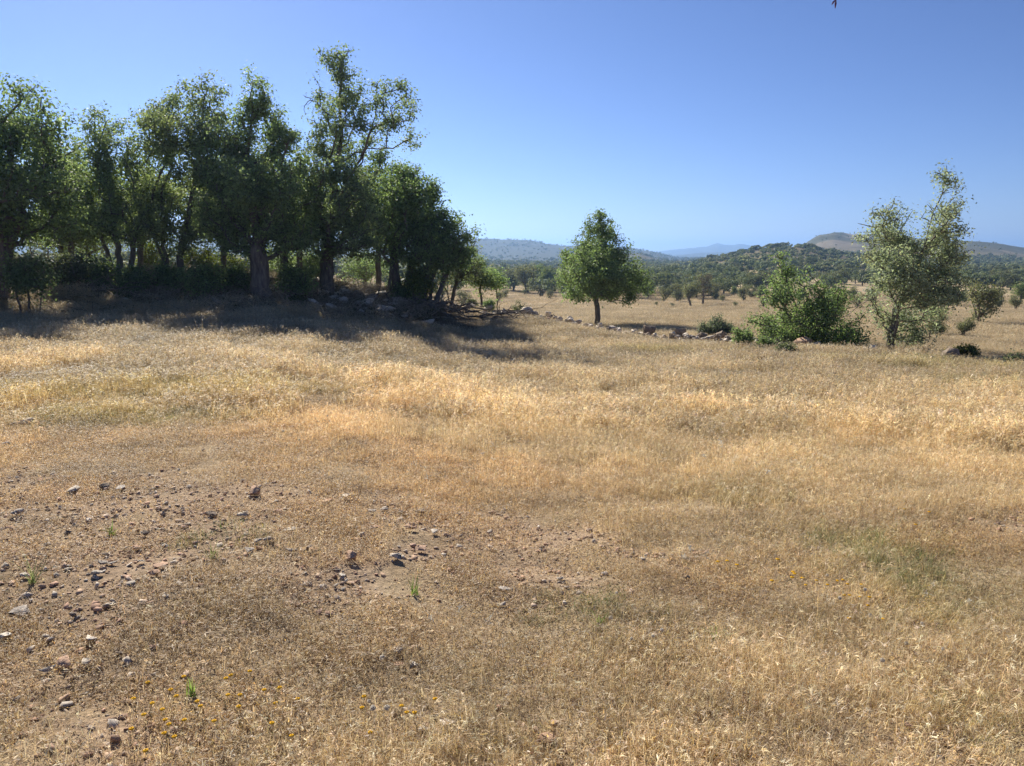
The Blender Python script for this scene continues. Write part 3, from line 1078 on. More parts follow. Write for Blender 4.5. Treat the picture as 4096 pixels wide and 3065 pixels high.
def limb_mesh(name, pos, par, tips, mat, r_trunk, r_twig=.006, flare=1.25, kseg=6, expo=.5):
    n = len(pos)
    cnt = np.zeros(n)
    for t in tips: cnt[t] += 1
    cnt[cnt == 0] = 0
    for i in range(n - 1, 0, -1):
        if par[i] >= 0: cnt[par[i]] += cnt[i]
    cnt = np.maximum(cnt, 1)
    roots = [i for i in range(n) if par[i] < 0]
    tot = cnt[roots].max()
    rad = r_twig + (r_trunk - r_twig) * ((cnt - 1) / max(tot - 1, 1)) ** expo
    z0 = pos[roots][:, 2].min()
    kids = [[] for _ in range(n)]
    for i in range(n):
        if par[i] >= 0: kids[par[i]].append(i)
    B = Build()
    done = []
    stack = [(None, q) for q in roots]
    while stack:
        pa, i = stack.pop()
        ch = [] if pa is None else [pa]
        cur = i
        ch.append(cur)
        while kids[cur]:
            ks = sorted(kids[cur], key=lambda q: -cnt[q])
            for q in ks[1:]: stack.append((cur, q))
            cur = ks[0]; ch.append(cur)
        if len(ch) < 2: continue
        P = pos[ch]
        R = rad[ch].copy()
        if pa is not None: R[0] = min(R[0], R[1] * 1.15)
        R[-1] *= .4
        if pa is None:
            hh = P[:, 2] - z0
            R = R * (1 + (flare - 1) * np.exp(-hh / .25))
            P[0, 2] -= .15
        d = np.gradient(P, axis=0); d /= np.linalg.norm(d, axis=1)[:, None] + 1e-9
        ref = np.array([1., 0, 0]) if abs(d[0, 0]) < .8 else np.array([0, 1., 0])
        u = np.cross(d, ref); u /= np.linalg.norm(u, axis=1)[:, None] + 1e-9
        w = np.cross(d, u)
        K = kseg + 4 if R.max() > .1 else (kseg if R.max() > .03 else 4 if R.max() > .012 else 3)
        th = np.arange(K) * 2 * np.pi / K
        rr = R[:, None] * (1 + (.10 * np.sin(th * 3 + P[:, 2:3] * 2) if K > 6 else 0))
        V = P[:, None, :] + rr[:, :, None] * (np.cos(th)[None, :, None] * u[:, None] + np.sin(th)[None, :, None] * w[:, None])
        m = len(ch)
        a = np.arange(m - 1)[:, None] * K; b = np.arange(K)[None]; b2 = (b + 1) % K
        Fq = np.stack([a + b, a + b2, a + K + b2, a + K + b], 2).reshape(-1, 4)
        B.add(V.reshape(-1, 3), Fq, (1, 1, 1))
    return B.mesh(name, mat, smooth=True), rad


def leaf_quads(B, P, N, size, col, asp=.55, r=rng):
    """leaf shaped quads (a diamond kinked at its rib) at P facing N"""
    n = len(P)
    N = N / (np.linalg.norm(N, axis=1)[:, None] + 1e-9)
    t = r.normal(0, 1, (n, 3)); t -= (t * N).sum(1)[:, None] * N; t /= np.linalg.norm(t, axis=1)[:, None] + 1e-9
    b = np.cross(N, t)
    s = size[:, None]
    V = np.stack([P - t * s * .5, P + b * s * asp * .5 + N * s * .08, P + t * s * .5, P - b * s * asp * .5 + N * s * .08], 1)
    Fq = (np.arange(n) * 4)[:, None] + np.arange(4)[None]
    B.add(V.reshape(-1, 3), Fq, np.repeat(col, 4, 0))


def crown_mesh(name, pos, par, tips, nleaf, size, pal, seed, spread=.17, mat=None, centre=None, asp=.6, back=3, clump_sd=.25, sparse=None):
    r = np.random.default_rng(seed)
    tips = np.array(tips)
    # leaves also sit on the last few nodes behind each twig end
    src = [tips]
    q = tips
    for k in range(back):
        q = np.where(par[q] >= 0, par[q], q); src.append(q)
    src = np.stack(src, 1)
    n = len(tips) * nleaf
    ti = np.repeat(np.arange(len(tips)), nleaf)
    clump_n = r.uniform(.35, 1.5, len(tips))
    keep = r.uniform(0, 1.5, n) < clump_n[ti]
    ti = ti[keep]; n = len(ti)
    k = np.minimum(r.geometric(.5, n) - 1, back)
    C = pos[src[ti, k]]
    off = r.normal(0, 1, (n, 3)) * spread * np.array([1, 1, .75])
    P = C + off
    cen = P.mean(0) if centre is None else centre
    N = off / spread * .5 + r.normal(0, .8, (n, 3)) + np.array([0, 0, .9])
    tc = pal[r.integers(0, len(pal), len(tips))] * r.normal(1, clump_sd * .5, (len(tips), 1))
    col = tc[ti] * .65 + pal[r.integers(0, len(pal), n)] * .35
    col = col * np.clip(r.normal(1, .22, (n, 1)), .45, 1.7)
    B = Build()
    leaf_quads(B, P, N, size * r.uniform(.6, 1.35, n), np.clip(col, .005, 1), asp, r)
    return B.mesh(name, mat or M_leaf)


OAK = np.array([[.19, .26, .115], [.23, .31, .135], [.15, .21, .09], [.28, .35, .17], [.20, .26, .13]])
OAK_BRIGHT = np.array([[.20, .29, .12], [.24, .34, .14], [.17, .24, .10], [.28, .37, .17], [.21, .30, .13]])
GREYG = np.array([[.17, .20, .12], [.21, .24, .15], [.13, .16, .09], [.25, .27, .18], [.19, .20, .11]])
LEANP = np.array([[.30, .36, .26], [.36, .42, .32], [.24, .29, .21], [.46, .50, .40], [.30, .34, .24], [.33, .32, .20]])
YEL = np.array([[.24, .28, .06], [.18, .24, .06], [.30, .30, .09], [.14, .19, .05]])
SC2 = 1024 / 2212.0


def P2(q, D, dy=0.0):
    """point of the 2212 wide frame at ground distance D"""
    dx, dz = ray(q[0] * SC2, q[1] * SC2)
    return np.array([float(dx) * (D + dy), D + dy, CAMZ + float(dz) * (D + dy)])


def hero_tree(name, label, D, trunks, blobs, n, seed, r_trunk, pal, nleaf=55, size=.085, spread=.2, bark=None, start=.8, depthf=.9, cat='tree', group=None, bf=.35, asp=.6, bare=None, expo=.62, r_twig=.010, wide=1.0, thin=1.75):
    r = np.random.default_rng(seed)
    T = []
    for tr in trunks:
        pts = [P2(q, D, q[2] if len(q) > 2 else 0) for q in tr]
        if tr[0][1] > trunks[0][0][1] - 45:
            pts[0][2] = float(height(pts[0][0], pts[0][1]))
        T.append(pts)
    xs = [b[0] for b in blobs]
    mid = sum(xs) / len(xs)
    B = []
    half = max(abs(b[0] - mid) for b in blobs) * SC2 / F * D
    ppm = SC2 / F * D
    for b in blobs:
        dy = b[4] if len(b) > 4 and b[4] is not None else r.uniform(-1, 1) * depthf * max(.2, math.sqrt(max(0., half ** 2 - ((b[0] - mid) * ppm) ** 2)))
        c = P2(b, D, dy)
        rx, rz = b[2] * ppm, b[3] * ppm
        rx *= wide; rz *= 1 + (wide - 1) * .4
        B.append((c[0], c[1], c[2], rx, max(rx, rz) * .95, rz, b[5] if len(b) > 5 else 1.0))
    pos, par, tips = grow(T, B, n, seed, bf, start=start, thin=thin)
    base = T[0][0].copy()
    root = link(name, None, loc=tuple(base))
    tag(root, label, cat, group)
    lm, rad = limb_mesh('trunk', pos - base, par, tips, bark or M_bark, r_trunk, r_twig, expo=expo)
    link('trunk', lm, root)
    if bare:
        tips = [t for t in tips if not bare(pos[t])]
    cm = crown_mesh('crown', pos - base, par, tips, nleaf, size, pal, seed + 1, spread, asp=asp)
    link('crown', cm, root)
    return root


def add_part_twigs(root, name, start, ends, r0, mat, seed, sub=5, label=None):
    """bare dead twigs as a part of a tree"""
    base = Vector(root.location)
    b = np.array(base)
    r = np.random.default_rng(seed)
    s = np.array(start); e = [np.array(q) for q in ends]
    blobs = [(q[0], q[1], q[2], .25, .25, .25) for q in e]
    pos, par, tips = grow([[s, (s + e[0]) / 2, e[0]]], blobs, sub * len(e), seed, .1, step=.1)
    lm, _ = limb_mesh(name, pos - b, par, tips, mat, r0, .004, flare=1.0)
    o = link(name, lm, root)
    if label: o['label'] = label
    return o


hero_tree('oak_tree', 'large dark green tree cut by the left edge, its crown reaching low over the bank', 24.5,
          [[(-2, 640), (5, 560), (12, 480), (20, 400), (25, 300)], [(-2, 640), (-20, 520), (-60, 420)]],
          [(15, 200, 28, 25), (70, 205, 32, 24), (25, 255, 60, 42), (100, 262, 48, 38), (-50, 280, 70, 60), (40, 330, 90, 60), (135, 325, 42, 38), (0, 410, 80, 60), (95, 410, 70, 55), (60, 480, 85, 45),
           (-60, 450, 80, 90), (135, 450, 35, 50), (20, 300, 60, 50, 1.6), (70, 380, 70, 50, -1.6), (10, 480, 60, 40, 1.5), (155, 390, 25, 35)],
          560, 11, .26, OAK, nleaf=92, size=.115, spread=.2, wide=1.16)
for q0, D0, sd_, hh, lb in [(-150, 23.5, 41, 640, 'large unseen tree added for shade just beyond the left edge, nearer one'), (-330, 22.5, 42, 650, 'large unseen tree added for shade beyond the left edge, farther one')]:  # two out-of-view trees added so the shadow on the grass continues
    hero_tree('oak_tree', lb, D0, [[(q0, hh), (q0 + 5, 520), (q0 + 10, 400), (q0, 280)]],
              [(q0, 230, 60, 50), (q0 - 60, 320, 70, 60), (q0 + 60, 320, 60, 60), (q0, 420, 100, 70), (q0 + 80, 450, 60, 60), (q0 - 80, 450, 60, 60), (q0, 340, 60, 60, 1.5), (q0, 340, 60, 60, -1.5)],
              420, sd_, .24, OAK, nleaf=80, size=.14, spread=.24)
hero_tree('oak_tree', 'light airy tree behind a dark lower crown, second from the left edge', 28,
          [[(265, 575), (245, 480), (232, 400), (225, 300)], [(280, 575), (290, 500), (270, 420)], [(250, 572), (215, 500), (195, 420)]],
          [(208, 262, 34, 26, None, .6), (245, 275, 30, 28, None, .6), (205, 310, 40, 40, None, .8), (250, 335, 40, 36, None, .8), (220, 380, 52, 40), (265, 420, 50, 45), (205, 440, 50, 45), (245, 475, 60, 35), (175, 390, 30, 40), (300, 470, 35, 35), (290, 330, 22, 40, None, .5)],
          620, 12, .10, OAK * [1.2, 1.12, 1.1], nleaf=58, size=.10, spread=.15, wide=1.25)
hero_tree('oak_tree', 'tree with leaning twin stems and a dead twig on its left, third from the left', 28,
          [[(372, 610), (345, 540), (315, 485), (335, 400), (380, 300)], [(388, 610), (392, 540), (410, 450), (430, 330), (440, 220)], [(365, 608), (352, 520), (372, 430)]],
          [(443, 190, 38, 28, None, .8), (400, 215, 34, 26, None, .8), (365, 240, 40, 30), (322, 262, 26, 28, None, .7), (395, 285, 80, 40), (450, 260, 40, 40), (345, 330, 48, 34), (430, 350, 55, 48), (340, 395, 40, 38), (395, 430, 70, 48), (340, 470, 42, 36), (430, 480, 50, 40), (470, 400, 30, 60), (390, 520, 40, 30)],
          900, 13, .12, OAK * [1.15, 1.05, 1.1], nleaf=62, size=.10, spread=.15, wide=1.25)
hero_tree('oak_tree', 'broad dark oak with a thick pale-grey lower trunk, middle of the left group', 26,
          [[(567, 652), (563, 590), (558, 530), (545, 440), (535, 340), (545, 230)], [(560, 540), (500, 470), (470, 420)], [(562, 530), (600, 440), (612, 340)]],
          [(552, 178, 22, 20, None, .8), (558, 205, 32, 24, None, .9), (545, 240, 46, 32), (590, 262, 36, 30), (540, 300, 80, 40), (480, 340, 46, 46), (622, 318, 34, 42), (560, 370, 100, 45), (480, 425, 55, 55), (612, 425, 66, 55), (560, 470, 100, 45), (630, 500, 48, 45), (500, 510, 48, 36), (570, 530, 60, 26), (560, 400, 70, 60, -1.6), (560, 440, 80, 60, 1.6), (455, 470, 30, 40)],
          1150, 14, .30, OAK, nleaf=76, size=.10, spread=.15, wide=1.15)
t5 = hero_tree('oak_tree', 'tallest oak with an open forked top leaning right, above the group', 28.5,
          [[(708, 634), (706, 570), (712, 470), (728, 370), (735, 290), (733, 200), (738, 130)], [(712, 470), (760, 380), (782, 350), (790, 320), (850, 320), (885, 300)], [(760, 380), (790, 320), (810, 250), (815, 190)]],
          [(738, 116, 24, 20, 0, .9), (690, 116, 15, 16, 0, .9), (742, 148, 34, 24, 0, .9), (704, 150, 30, 24, 0, .9), (728, 195, 44, 30, None, .8), (698, 222, 32, 24, None, .7), (742, 235, 46, 34, None, .8), (760, 275, 40, 24, None, .7), (700, 265, 34, 26, None, .7),
           (815, 180, 11, 20, 0, .9), (812, 212, 20, 20, 0, .8), (858, 202, 34, 22, None, .8), (882, 243, 28, 26, None, .9), (840, 245, 36, 32, None, .7), (896, 280, 20, 15, None, .9), (820, 290, 40, 26, None, .55), (880, 312, 26, 12, None, .5), (795, 245, 20, 24, None, .5),
           (712, 310, 50, 32), (750, 330, 40, 28), (690, 375, 48, 46), (768, 400, 42, 40), (720, 440, 84, 50), (772, 490, 58, 52), (700, 510, 66, 46), (790, 540, 40, 30), (740, 400, 60, 60, -1.6), (730, 470, 70, 60, 1.6), (660, 450, 30, 50)],
          1200, 15, .25, OAK * [1.05, 1.0, 1.15], nleaf=58, size=.10, spread=.13, bf=.3, wide=1.16)
add_part_twigs(t5, 'dead_twig', P2((690, 225), 28.5), [P2((655, 205), 28.5), P2((660, 235), 28.5), P2((664, 220), 28.7)], .02, M_bark, 3)
hero_tree('oak_tree', 'rounded mid-green tree with a thick cut trunk, right of the tallest oak', 30,
          [[(857, 648), (855, 600), (852, 560), (866, 480), (880, 420)], [(846, 650), (840, 610), (850, 560)], [(870, 650), (885, 600), (905, 500)]],
          [(868, 372, 38, 22), (905, 392, 36, 24), (850, 405, 46, 34), (935, 415, 24, 24), (905, 445, 54, 40), (865, 485, 62, 42), (920, 500, 46, 44), (850, 540, 40, 28), (898, 545, 38, 24), (885, 430, 50, 40, -1.2), (935, 550, 26, 20)],
          850, 16, .17, (OAK + OAK_BRIGHT) / 2, nleaf=52, size=.10, spread=.15, wide=1.08)
hero_tree('oak_tree', 'green tree with two slim pale trunks above the pile of dead branches', 29,
          [[(930, 684), (932, 620), (945, 560), (960, 500)], [(916, 668), (922, 620), (925, 560)], [(935, 640), (960, 600), (985, 560)]],
          [(978, 478, 30, 20, None, .8), (1008, 500, 20, 18, None, .7), (945, 505, 44, 36), (990, 530, 34, 30), (940, 550, 44, 28), (980, 565, 30, 24), (912, 585, 24, 18, None, .6), (1005, 555, 20, 22), (950, 470, 26, 22)],
          420, 17, .085, OAK * 1.05, nleaf=48, size=.10, spread=.15, wide=1.1, bark=M_bark_grey)
hero_tree('oak_tree', 'scrubby grey-twigged tree leaning over the end of the wooded bank', 31,
          [[(972, 676), (980, 640), (985, 600), (1000, 560)], [(976, 676), (965, 630), (950, 600)], [(990, 600), (1015, 590)]],
          [(1000, 560, 30, 34, None, .7), (1018, 590, 20, 26, None, .6), (985, 590, 30, 20, None, .5), (960, 600, 20, 14, None, .3), (1020, 535, 12, 26, None, .6)],
          170, 18, .08, GREYG * .8, nleaf=38, size=.08, spread=.18, bark=M_bark_grey)
hero_tree('small_oak_tree', 'small tree with a single thin bare trunk, right end of the left group', 34,
          [[(1040, 684), (1041, 650), (1036, 628), (1040, 610), (1043, 590)]],
          [(1030, 575, 20, 18), (1045, 598, 34, 16), (1022, 600, 18, 15), (1060, 610, 16, 12), (1037, 560, 10, 12)],
          120, 19, .055, OAK, nleaf=70, size=.09, spread=.17, start=1.1)
hero_tree('sapling', 'bright yellow-green sapling crown touching the small thin-trunked tree', 36,
          [[(1075, 668), (1074, 640), (1072, 620)]], [(1072, 600, 14, 14), (1080, 612, 14, 10), (1060, 590, 8, 10)], 50, 20, .03, OAK_BRIGHT * 1.15, nleaf=50, size=.09, spread=.17, start=.5)
t9 = hero_tree('oak_tree', 'lone round oak with a pointed top standing in the open field', 41,
          [[(1288, 704), (1291, 675), (1288, 650), (1292, 610), (1298, 560), (1300, 500)], [(1290, 630), (1270, 590), (1262, 560)], [(1290, 630), (1325, 610), (1345, 590)]],
          [(1302, 474, 26, 14, 0, 1.6), (1284, 486, 22, 14, 0, 1.6), (1290, 510, 38, 22, None, 1.3), (1320, 502, 20, 20, None, 1.2), (1256, 528, 24, 18, None, 1.3), (1325, 532, 32, 24, None, 1.2), (1272, 548, 50, 28), (1240, 562, 28, 22), (1335, 558, 40, 28), (1221, 548, 10, 9, 0), (1214, 570, 14, 8, 0),
           (1290, 590, 66, 30), (1250, 600, 40, 28), (1350, 585, 38, 30), (1385, 590, 20, 24), (1375, 615, 34, 28), (1330, 620, 56, 26), (1255, 632, 42, 18), (1300, 630, 50, 16), (1345, 640, 40, 14), (1290, 560, 50, 40, -1.6), (1300, 600, 60, 34, -2.0), (1300, 600, 60, 34, 1.9)],
          1000, 21, .135, (OAK * 1.3 + OAK_BRIGHT * .6) / 2.1, nleaf=62, size=.12, spread=.16, wide=1.15, thin=2.0, start=1.6)
add_part_twigs(t9, 'dead_twig', P2((1322, 525), 41), [P2((1338, 497), 41), P2((1343, 507), 41.2), P2((1333, 510), 41)], .02, M_deadwood, 5)

t10 = hero_tree('leaning_tree', 'pale green leaning tree with tall right plume, right of the thorny shrub', 22.6,
          [[(1922, 762), (1926, 715), (1935, 670), (1955, 640), (1975, 600), (1985, 560), (2010, 480), (2040, 400)], [(1955, 640), (1945, 590), (1925, 540), (1905, 490)], [(1975, 600), (2030, 580), (2080, 555)],
           [(1945, 660, 0), (1900, 610, -.3), (1870, 650, -.4), (1815, 690, -.4)]],
          [(2052, 362, 15, 15, 0, .5), (2022, 382, 16, 14, 0, .5), (2040, 400, 24, 22, 0, .55), (2048, 440, 30, 28, None, .55), (2078, 440, 10, 12, 0, .5), (2035, 478, 38, 30, None, .6), (2075, 490, 14, 18, None, .4), (2018, 525, 46, 32, None, .9), (2085, 497, 6, 14, 0, .4),
           (1924, 440, 16, 14, 0, .4), (1888, 458, 22, 13, 0, .4), (1960, 462, 12, 14, 0, .35), (1925, 470, 34, 24, None, .5), (1862, 486, 10, 8, 0, .4), (1905, 510, 46, 30, None, .9), (1958, 520, 34, 34, None, 1.0), (1880, 555, 24, 22, None, .5), (1930, 565, 56, 32, None, .8), (1995, 570, 60, 32, None, .9), (2060, 560, 36, 22, None, .7), (2100, 545, 16, 8, 0, .4),
           (1955, 610, 64, 26, None, .9), (2030, 612, 48, 28, None, .9), (2060, 640, 30, 20, None, .7), (1985, 645, 46, 22, None, .7), (1975, 690, 34, 30, .4, .8), (1965, 728, 28, 20, .3, .9), (1990, 710, 20, 30, -.3, .7), (1900, 690, 34, 30, .3, .45), (1880, 645, 26, 24, 0, .45), (1935, 720, 16, 22, -.3, .5), (2020, 670, 24, 30, .3, .6)],
          1600, 22, .10, LEANP, nleaf=30, thin=1.5, size=.09, spread=.115, wide=1.22, bark=M_bark_grey, start=.5, bf=.3, asp=.42)
hero_tree('thorny_shrub', 'broad thorny shrub with arching sprays over a dark tangled base', 25.3,
          [[(1762, 742), (1740, 700), (1715, 650), (1700, 610)], [(1762, 742), (1765, 690), (1760, 640)], [(1770, 742), (1800, 690), (1812, 640)], [(1750, 742), (1700, 720), (1650, 700), (1620, 690)], [(1775, 742), (1830, 725), (1870, 715)]],
          [(1686, 552, 10, 18, 0, 1.0), (1700, 582, 22, 18, 0, .9), (1680, 605, 26, 22, None, .6), (1720, 618, 24, 26, None, .6), (1690, 640, 38, 26, None, .7), (1760, 640, 30, 26, None, .8), (1815, 622, 18, 16, None, .7), (1800, 655, 40, 30), (1755, 680, 70, 30), (1840, 690, 26, 20, None, .6),
           (1670, 692, 44, 24, None, .8), (1632, 695, 26, 14, None, .5), (1612, 690, 12, 8, 0, .4), (1700, 720, 60, 22), (1785, 722, 70, 22), (1845, 728, 34, 14), (1740, 590, 10, 10, 0, .25), (1770, 610, 10, 12, 0, .3)],
          1200, 23, .06, (OAK_BRIGHT + OAK) / 2.1, thin=1.9, nleaf=28, size=.08, spread=.13, start=.0, cat='shrub', expo=.45, bark=M_bark_grey)
hero_tree('grey_shrub', 'blue-green rounded shrub with one raised spray, right end of the dark stones', 31,
          [[(1547, 727), (1547, 705), (1549, 690)], [(1540, 727), (1525, 712)], [(1552, 727), (1570, 712)]],
          [(1549, 682, 9, 8, 0, .5), (1544, 697, 8, 8, 0, .5), (1547, 706, 30, 15), (1525, 710, 18, 10), (1568, 710, 18, 12), (1516, 696, 10, 5, 0, .4)],
          340, 24, .03, GREYG * .9 + np.array([0, .01, .03]), nleaf=34, size=.06, spread=.09, start=0, cat='shrub')
hero_tree('grey_shrub', 'sparse grey-green shrub with stiff upright sprays beside the brown stone heap', 38,
          [[(1126, 684), (1124, 665), (1122, 652)], [(1124, 684), (1114, 668)], [(1128, 684), (1136, 668)]],
          [(1118, 650, 5, 6, 0, .4), (1133, 654, 3, 7, 0, .4), (1122, 665, 14, 8), (1136, 668, 9, 5, 0, .5), (1112, 662, 6, 6, 0, .5), (1126, 677, 14, 6)],
          120, 25, .025, GREYG * .85, nleaf=26, size=.06, spread=.08, start=0, cat='shrub')
for (cx, cy, w, h, D, pal, lb, nm) in [
    (1605, 734, 25, 30, 21.8, OAK * 1.1, 'dense dark green bush left of the thorny shrub at the field edge', 'green_bush'),
    (1655, 744, 17, 15, 21.4, OAK * .9, 'small dark bush between the dense green bush and the thorny shrub', 'green_bush'),
    (1695, 756, 20, 15, 20.6, GREYG * .8, 'low olive bush in front of the thorny shrub', 'low_bush'),
    (2085, 760, 24, 13, 18.0, YEL * .6, 'low olive-green weed beside the dark pitted boulder', 'low_bush'),
    (2196, 778, 26, 14, 16.5, GREYG * 1.1, 'pale dry scrub plant at the right edge of the field', 'dry_scrub'),
    (1640, 786, 14, 10, 19.5, np.array([[.22, .15, .09], [.3, .2, .1]]), 'brown dead twiggy weed below the small dark bush', 'dead_weed'),
    (1985, 778, 14, 7, 18.5, YEL * .8, 'yellowish weed tuft left of the small grey stone', 'low_bush'),
    (1057, 658, 15, 12, 39, OAK_BRIGHT, 'bright green low bush behind the thin-trunked tree', 'green_bush'),
    (1020, 655, 12, 10, 40, GREYG * .8, 'grey-green low bush left of the bright green low bush', 'low_bush'),
    (640, 650, 26, 10, 21, YEL * .45, 'low green weed in the shade right of the pale-grey trunk', 'low_bush'),
    (262, 640, 26, 8, 20.5, YEL * .45, 'yellowish weed at the foot of the bank, in the shade', 'low_bush'),
]:
    if D < 30:
        D = float(np.clip(ground_at(cx * SC2, (cy + h * .9) * SC2)[1], D * .8, D * 1.35))
    hero_tree(nm, lb, D, [[(cx, cy + h), (cx, cy)], [(cx - 2, cy + h), (cx - w * .6, cy)], [(cx + 2, cy + h), (cx + w * .6, cy)]],
                  [(cx, cy, w, h * .8), (cx - w * .5, cy - h * .5, w * .3, h * .5), (cx + w * .4, cy - h * .6, w * .3, h * .5), (cx, cy + h * .5, w, h * .4)],
                  200, int(cx), .02, pal, nleaf=10 if 'weed' in nm or 'scrub' in nm else 30, size=.055, spread=.07, start=0, cat='bush')

# undergrowth under and behind the left trees
for i, (cx, cy, w, h, D, pal, lb) in enumerate([
    (60, 590, 60, 40, 23, OAK * .8, 'dark bush filling the ground under the tree at the left edge'),
    (150, 575, 44, 30, 26, GREYG * .6, 'dull grey-green bush right of the bush under the left edge tree'),
    (370, 600, 30, 26, 27.5, OAK * .9, 'dark bush at the foot of the leaning twin stems'),
    (440, 600, 36, 30, 26.5, OAK, 'dark shrub between the twin stems and the thick pale-grey trunk'),
    (430, 560, 34, 40, 33, YEL * .75, 'sunlit yellow-green shrub seen through the twin stems'),
    (330, 550, 34, 40, 34, YEL * .8, 'sunlit yellow-green shrub left of the twin stems'),
    (495, 575, 30, 26, 34, YEL * .7, 'sunlit green shrub behind the bank left of the thick trunk'),
    (800, 565, 40, 20, 60, OAK_BRIGHT, 'sunlit bright shrub behind the cut trunk'),
    (905, 605, 26, 26, 29, YEL * .8, 'yellow-green shrub right of the thick cut trunk'),
    (640, 600, 34, 30, 27, OAK * .9, 'dark shrub right of the thick pale-grey trunk'),
    (880, 635, 34, 20, 29.5, OAK * .8, 'dark low shrub above the pile of dead branches'),
    (215, 585, 34, 26, 27, OAK * .8, 'dark low shrub among the twin trunks of the airy tree'),
    (290, 600, 30, 22, 26.5, OAK * .75, 'dark low shrub between the airy tree and the leaning twin stems'),
    (510, 600, 26, 24, 27.5, OAK * .85, 'dark low shrub touching the thick pale-grey trunk on its left'),
    (100, 500, 70, 40, 40, GREYG * .8, 'pale thicket glimpsed beyond the bank at the left'),
    (220, 510, 60, 40, 45, GREYG * .9, 'pale grey-green thicket beyond the bank, right of the first one'),
    (600, 560, 50, 36, 36, OAK, 'dark thicket behind the thick pale-grey trunk'),
    (670, 570, 36, 30, 34, OAK * .9, 'dark thicket left of the tallest oak trunk'),
]):
    hero_tree('shrub', lb, D, [[(cx, cy + h), (cx, cy)], [(cx - w * .3, cy + h), (cx - w * .6, cy)], [(cx + w * .3, cy + h), (cx + w * .6, cy)]],
              [(cx, cy, w, h * .9), (cx - w * .5, cy - h * .5, w * .4, h * .5), (cx + w * .4, cy - h * .4, w * .4, h * .5), (cx, cy + h * .5, w, h * .4)],
              150, 300 + i, .03, pal, nleaf=45, size=.09, spread=.16, start=0, cat='shrub')

# second row of trees closing the grove behind
for q0, D0, sd_, yb, lb in [(150, 33, 51, 560, 'dark second-row tree behind the gap right of the left edge tree'), (300, 32.5, 52, 565, 'dark tree of the second row, behind the airy tree and the twin stems'),
                            (480, 33, 53, 575, 'dark tree of the second row, left of the thick pale-grey trunk'), (645, 33, 54, 590, 'dark tree of the second row, between the thick trunk and the tallest oak'),
                            (815, 33.5, 55, 600, 'dark tree of the second row, between the tallest oak and the rounded tree')]:
    hero_tree('oak_tree', lb, D0, [[(q0, yb), (q0 + 4, 520), (q0 - 3, 460), (q0, 400)]],
              [(q0, 360, 40, 36), (q0 - 45, 410, 45, 40), (q0 + 45, 410, 45, 40), (q0, 450, 65, 40), (q0 + 30, 490, 50, 30), (q0 - 35, 490, 50, 30)],
              420, sd_, .12, OAK * [.95, .95, .9], nleaf=52, size=.12, spread=.18)

# slender background trunks inside the left group
for i, (px, D, h, rr, lb) in enumerate([
    (365, 45, 3.4, .09, 'small tree with a straight trunk in the open gap right of the tallest oak'),
    (283, 29, 4.2, .14, 'dark trunked tree just right of the thick pale-grey trunk'),
    (62, 33, 3.6, .10, 'crooked small tree on the bank top near the left'),
    (88, 34, 3.8, .09, 'small forked tree on the bank top, beside the crooked one'),
]):
    b = at_depth(px, D)
    q = px / SC2
    ppm = SC2 / F * D
    hp = h / ppm
    py0 = project(b[0], b[1], b[2])[1] / SC2
    hero_tree('small_oak_tree', lb, D, [[(q, py0), (q + 3, py0 - hp * .3), (q - 4, py0 - hp * .6)]],
              [(q, py0 - hp * .75, hp * .36, hp * .2), (q - hp * .2, py0 - hp * .6, hp * .25, hp * .15), (q + hp * .2, py0 - hp * .62, hp * .25, hp * .15)],
              130, 700 + i, rr, OAK, nleaf=50, size=.1, spread=.22, start=.9)


# =====================================================================
# middle distance and far trees: shared meshes
# =====================================================================
def generic_tree(seed, h, w, n, nleaf, size, pal, stems=1, base_frac=.25, bare_frac=0., spread=.25):
    r = np.random.default_rng(seed)
    T = []
    for s in range(stems):
        a = r.uniform(0, 6.3); l = .22 * w * (stems > 1)
        T.append([np.array([0.05 * s, 0, 0.]), np.array([math.cos(a) * l * .5, math.sin(a) * l * .5, h * .25]), np.array([math.cos(a) * l, math.sin(a) * l, h * .5]), np.array([math.cos(a) * l * 1.2, math.sin(a) * l, h * .8])])
    B = []
    for k in range(9):
        a = r.uniform(0, 6.3); q = r.uniform(.1, .32) * w
        z = r.uniform(base_frac + .12, .85) * h
        f = 1 - abs(z / h - .5) * .7
        B.append((math.cos(a) * q * f, math.sin(a) * q * f, z, w * r.uniform(.16, .26), w * r.uniform(.16, .26), h * r.uniform(.10, .17)))
    pos, par, tips = grow(T, B, n, seed, .35, step=.35, start=h * base_frac * .6)
    lm, _ = limb_mesh('trunk', pos, par, tips, M_bark_grey, .035 * h, .012, kseg=4)
    cm = crown_mesh('crown', pos, par, tips, nleaf, size, pal, seed + 1, spread, mat=M_leaf_far, back=2)
    return lm, cm


MIDV = {
    'green': [generic_tree(900 + i, 4, 4.2, 150, 40, .21, OAK * 1.05) for i in range(3)],
    'grey': [generic_tree(920 + i, 3.2, 3.2, 150, 34, .15, GREYG * 1.15, stems=3, base_frac=.12) for i in range(3)],
    'bare': [generic_tree(940, 4, 4.4, 130, 22, .14, np.array([[.16, .14, .12], [.13, .14, .10]]))],
    'bright': [generic_tree(950, 3, 2.6, 90, 60, .17, OAK_BRIGHT)],
    'bush': [generic_tree(960 + i, 1.3, 1.9, 80, 24, .10, GREYG * 1.1, stems=3, base_frac=.0, spread=.14) for i in range(2)],
}

